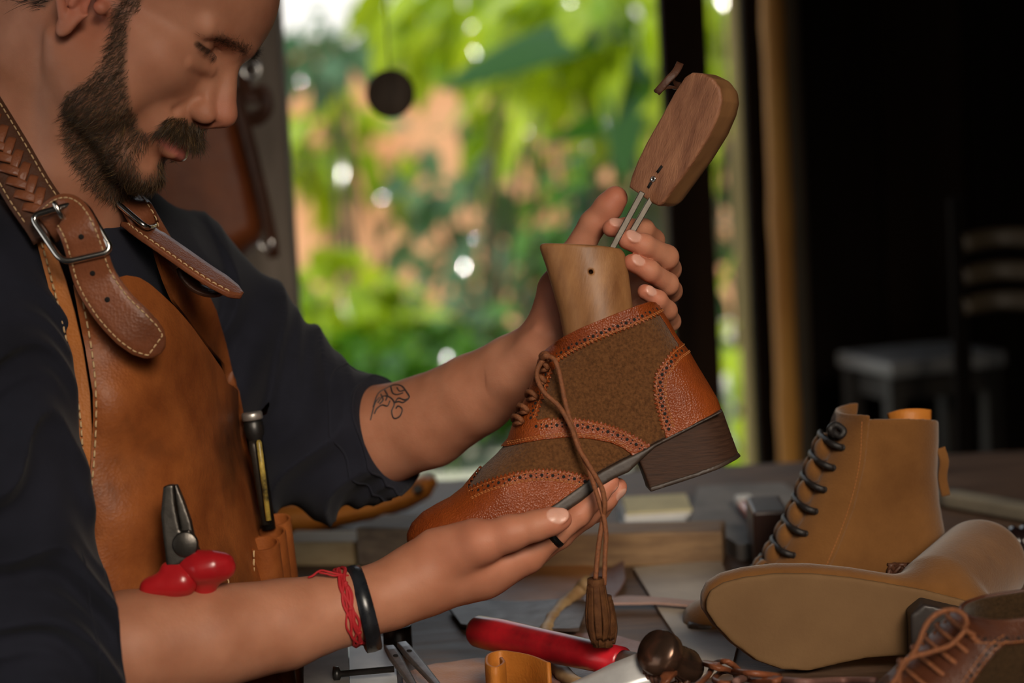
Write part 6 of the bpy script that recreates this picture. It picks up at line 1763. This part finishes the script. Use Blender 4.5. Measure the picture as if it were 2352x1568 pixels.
# big banana leaves
BN_ = empty('banana_plant', (UY(1500, 500, 7.4)[0], 7.4, 0), 'banana plant with broad dark green leaves top right of the opening', 'plant')
for (p0, p1, p2, w_) in (((1520, 60), (1300, 90), (1010, 205), .17), ((1560, 20), (1450, 190), (1430, 420), .15), ((1540, 100), (1420, 260), (1250, 330), .13)):
    P = smooth_path([UY(*p0, 7.5), UY(*p1, 7.2), UY(*p2, 7.0)], 24); mb = MB(); t = np.linspace(0, 1, 24)
    wid = w_ * np.sin(np.clip(t * .93 + .07, 0, 1) * PI) ** .7 + .004
    mb.ribbon(P, nrm(np.array([.1, -.55, .8])), wid, .004); o = mb.build('leaf', ML_mid, BN_); set_attr(o.data, 'hv', np.full(len(o.data.vertices), .15))
mb = MB(); mb.tube(smooth_path([(UY(1500, 500, 7.4)[0] + .1, 7.5, 0), (UY(1530, 300, 7.5)[0], 7.5, .8), UY(1530, 60, 7.5)], 20), np.linspace(.06, .03, 20), 12); mb.build('stem', M_stem, BN_)
# boundary wall and white house beyond
zt = UY(850, 110, 11.6)[2]
sbox('wall_garden', (-6, 11.6, 0), (5, 11.8, zt), M_terra)
zc = UY(850, 120, 11.6)[2]
sbox('trim_1', (-6, 11.55, zt), (5, 11.85, zt + .05), M_white)
for i, (x_, y_, r_) in enumerate(((800, 820, .11), (1060, 905, .10))):
    c = UY(x_, y_, 8.0); 
# ------------------------------------------------------------------ light
w = bpy.data.worlds.new('sky'); SC.world = w; w.use_nodes = True; N = w.node_tree.nodes; L = w.node_tree.links
bg = N['Background']; bg.inputs[1].default_value = 1.35
tc = N.new('ShaderNodeTexCoord'); sx = N.new('ShaderNodeSeparateXYZ'); L.new(tc.outputs['Generated'], sx.inputs[0])
L.new(ramp(N, L, sx.outputs['Z'], [(0, (1.3, 1.25, 1.15)), (.25, (1.1, 1.15, 1.2)), (1, (.7, .85, 1.1))]), bg.inputs[0])
sun = bpy.data.lights.new('sun', 'SUN'); sun.energy = 7.5; sun.angle = .02; sun.color = (1, .93, .80); so = bpy.data.objects.new('sun', sun); COL.objects.link(so)
so.rotation_euler = Vector((.35, .42, -1.0)).to_track_quat('-Z', 'Y').to_euler()
al = bpy.data.lights.new('front_key_lamp', 'AREA'); al.energy = 6.4; al.shape = 'RECTANGLE'; al.size = 1.3; al.size_y = 1.0; al.color = (1, .86, .70); al.spread = math.radians(30)  # added unseen key lamp aimed at the hands; no window stands here
ao = bpy.data.objects.new('front_key_lamp', al); COL.objects.link(ao); ao.location = (.80, -.55, 2.30)
a2 = bpy.data.lights.new('frontal_fill_lamp', 'AREA'); a2.energy = 2.6; a2.size = 1.0; a2.color = (1, .92, .82); a2.spread = math.radians(60)  # added unseen fill lamp behind the camera, brightens the subject
b2 = bpy.data.objects.new('frontal_fill_lamp', a2); COL.objects.link(b2); b2.location = (.25, -1.4, 2.3)
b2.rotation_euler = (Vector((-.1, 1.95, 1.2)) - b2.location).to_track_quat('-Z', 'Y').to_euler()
ao.rotation_euler = (Vector((.22, 1.92, 1.02)) - ao.location).to_track_quat('-Z', 'Y').to_euler()
# ------------------------------------------------------------------ camera object
cd = bpy.data.cameras.new('camera'); cam = bpy.data.objects.new('camera', cd); COL.objects.link(cam)
cd.lens = 85; cd.sensor_width = 36; cd.sensor_fit = 'HORIZONTAL'; cd.clip_start = .05; cd.clip_end = 500
cam.matrix_world = Matrix(((CR[0], CU[0], -CF[0], CAM[0]), (CR[1], CU[1], -CF[1], CAM[1]), (CR[2], CU[2], -CF[2], CAM[2]), (0, 0, 0, 1)))
cd.dof.use_dof = True; cd.dof.focus_distance = 1.93; cd.dof.aperture_fstop = 4.0
SC.camera = cam
SC.view_settings.view_transform = 'Standard'; SC.view_settings.look = 'None'; SC.view_settings.gamma = 1
SC.view_settings.use_curve_mapping = False
SC.view_settings.exposure = -0.5
SC.cycles.max_bounces = 6; SC.cycles.diffuse_bounces = 3; SC.cycles.glossy_bounces = 3; SC.cycles.transmission_bounces = 4
SC.cycles.transparent_max_bounces = 6; SC.cycles.caustics_reflective = False; SC.cycles.caustics_refractive = False
SC.cycles.sample_clamp_indirect = 4.0; SC.cycles.use_denoising = True
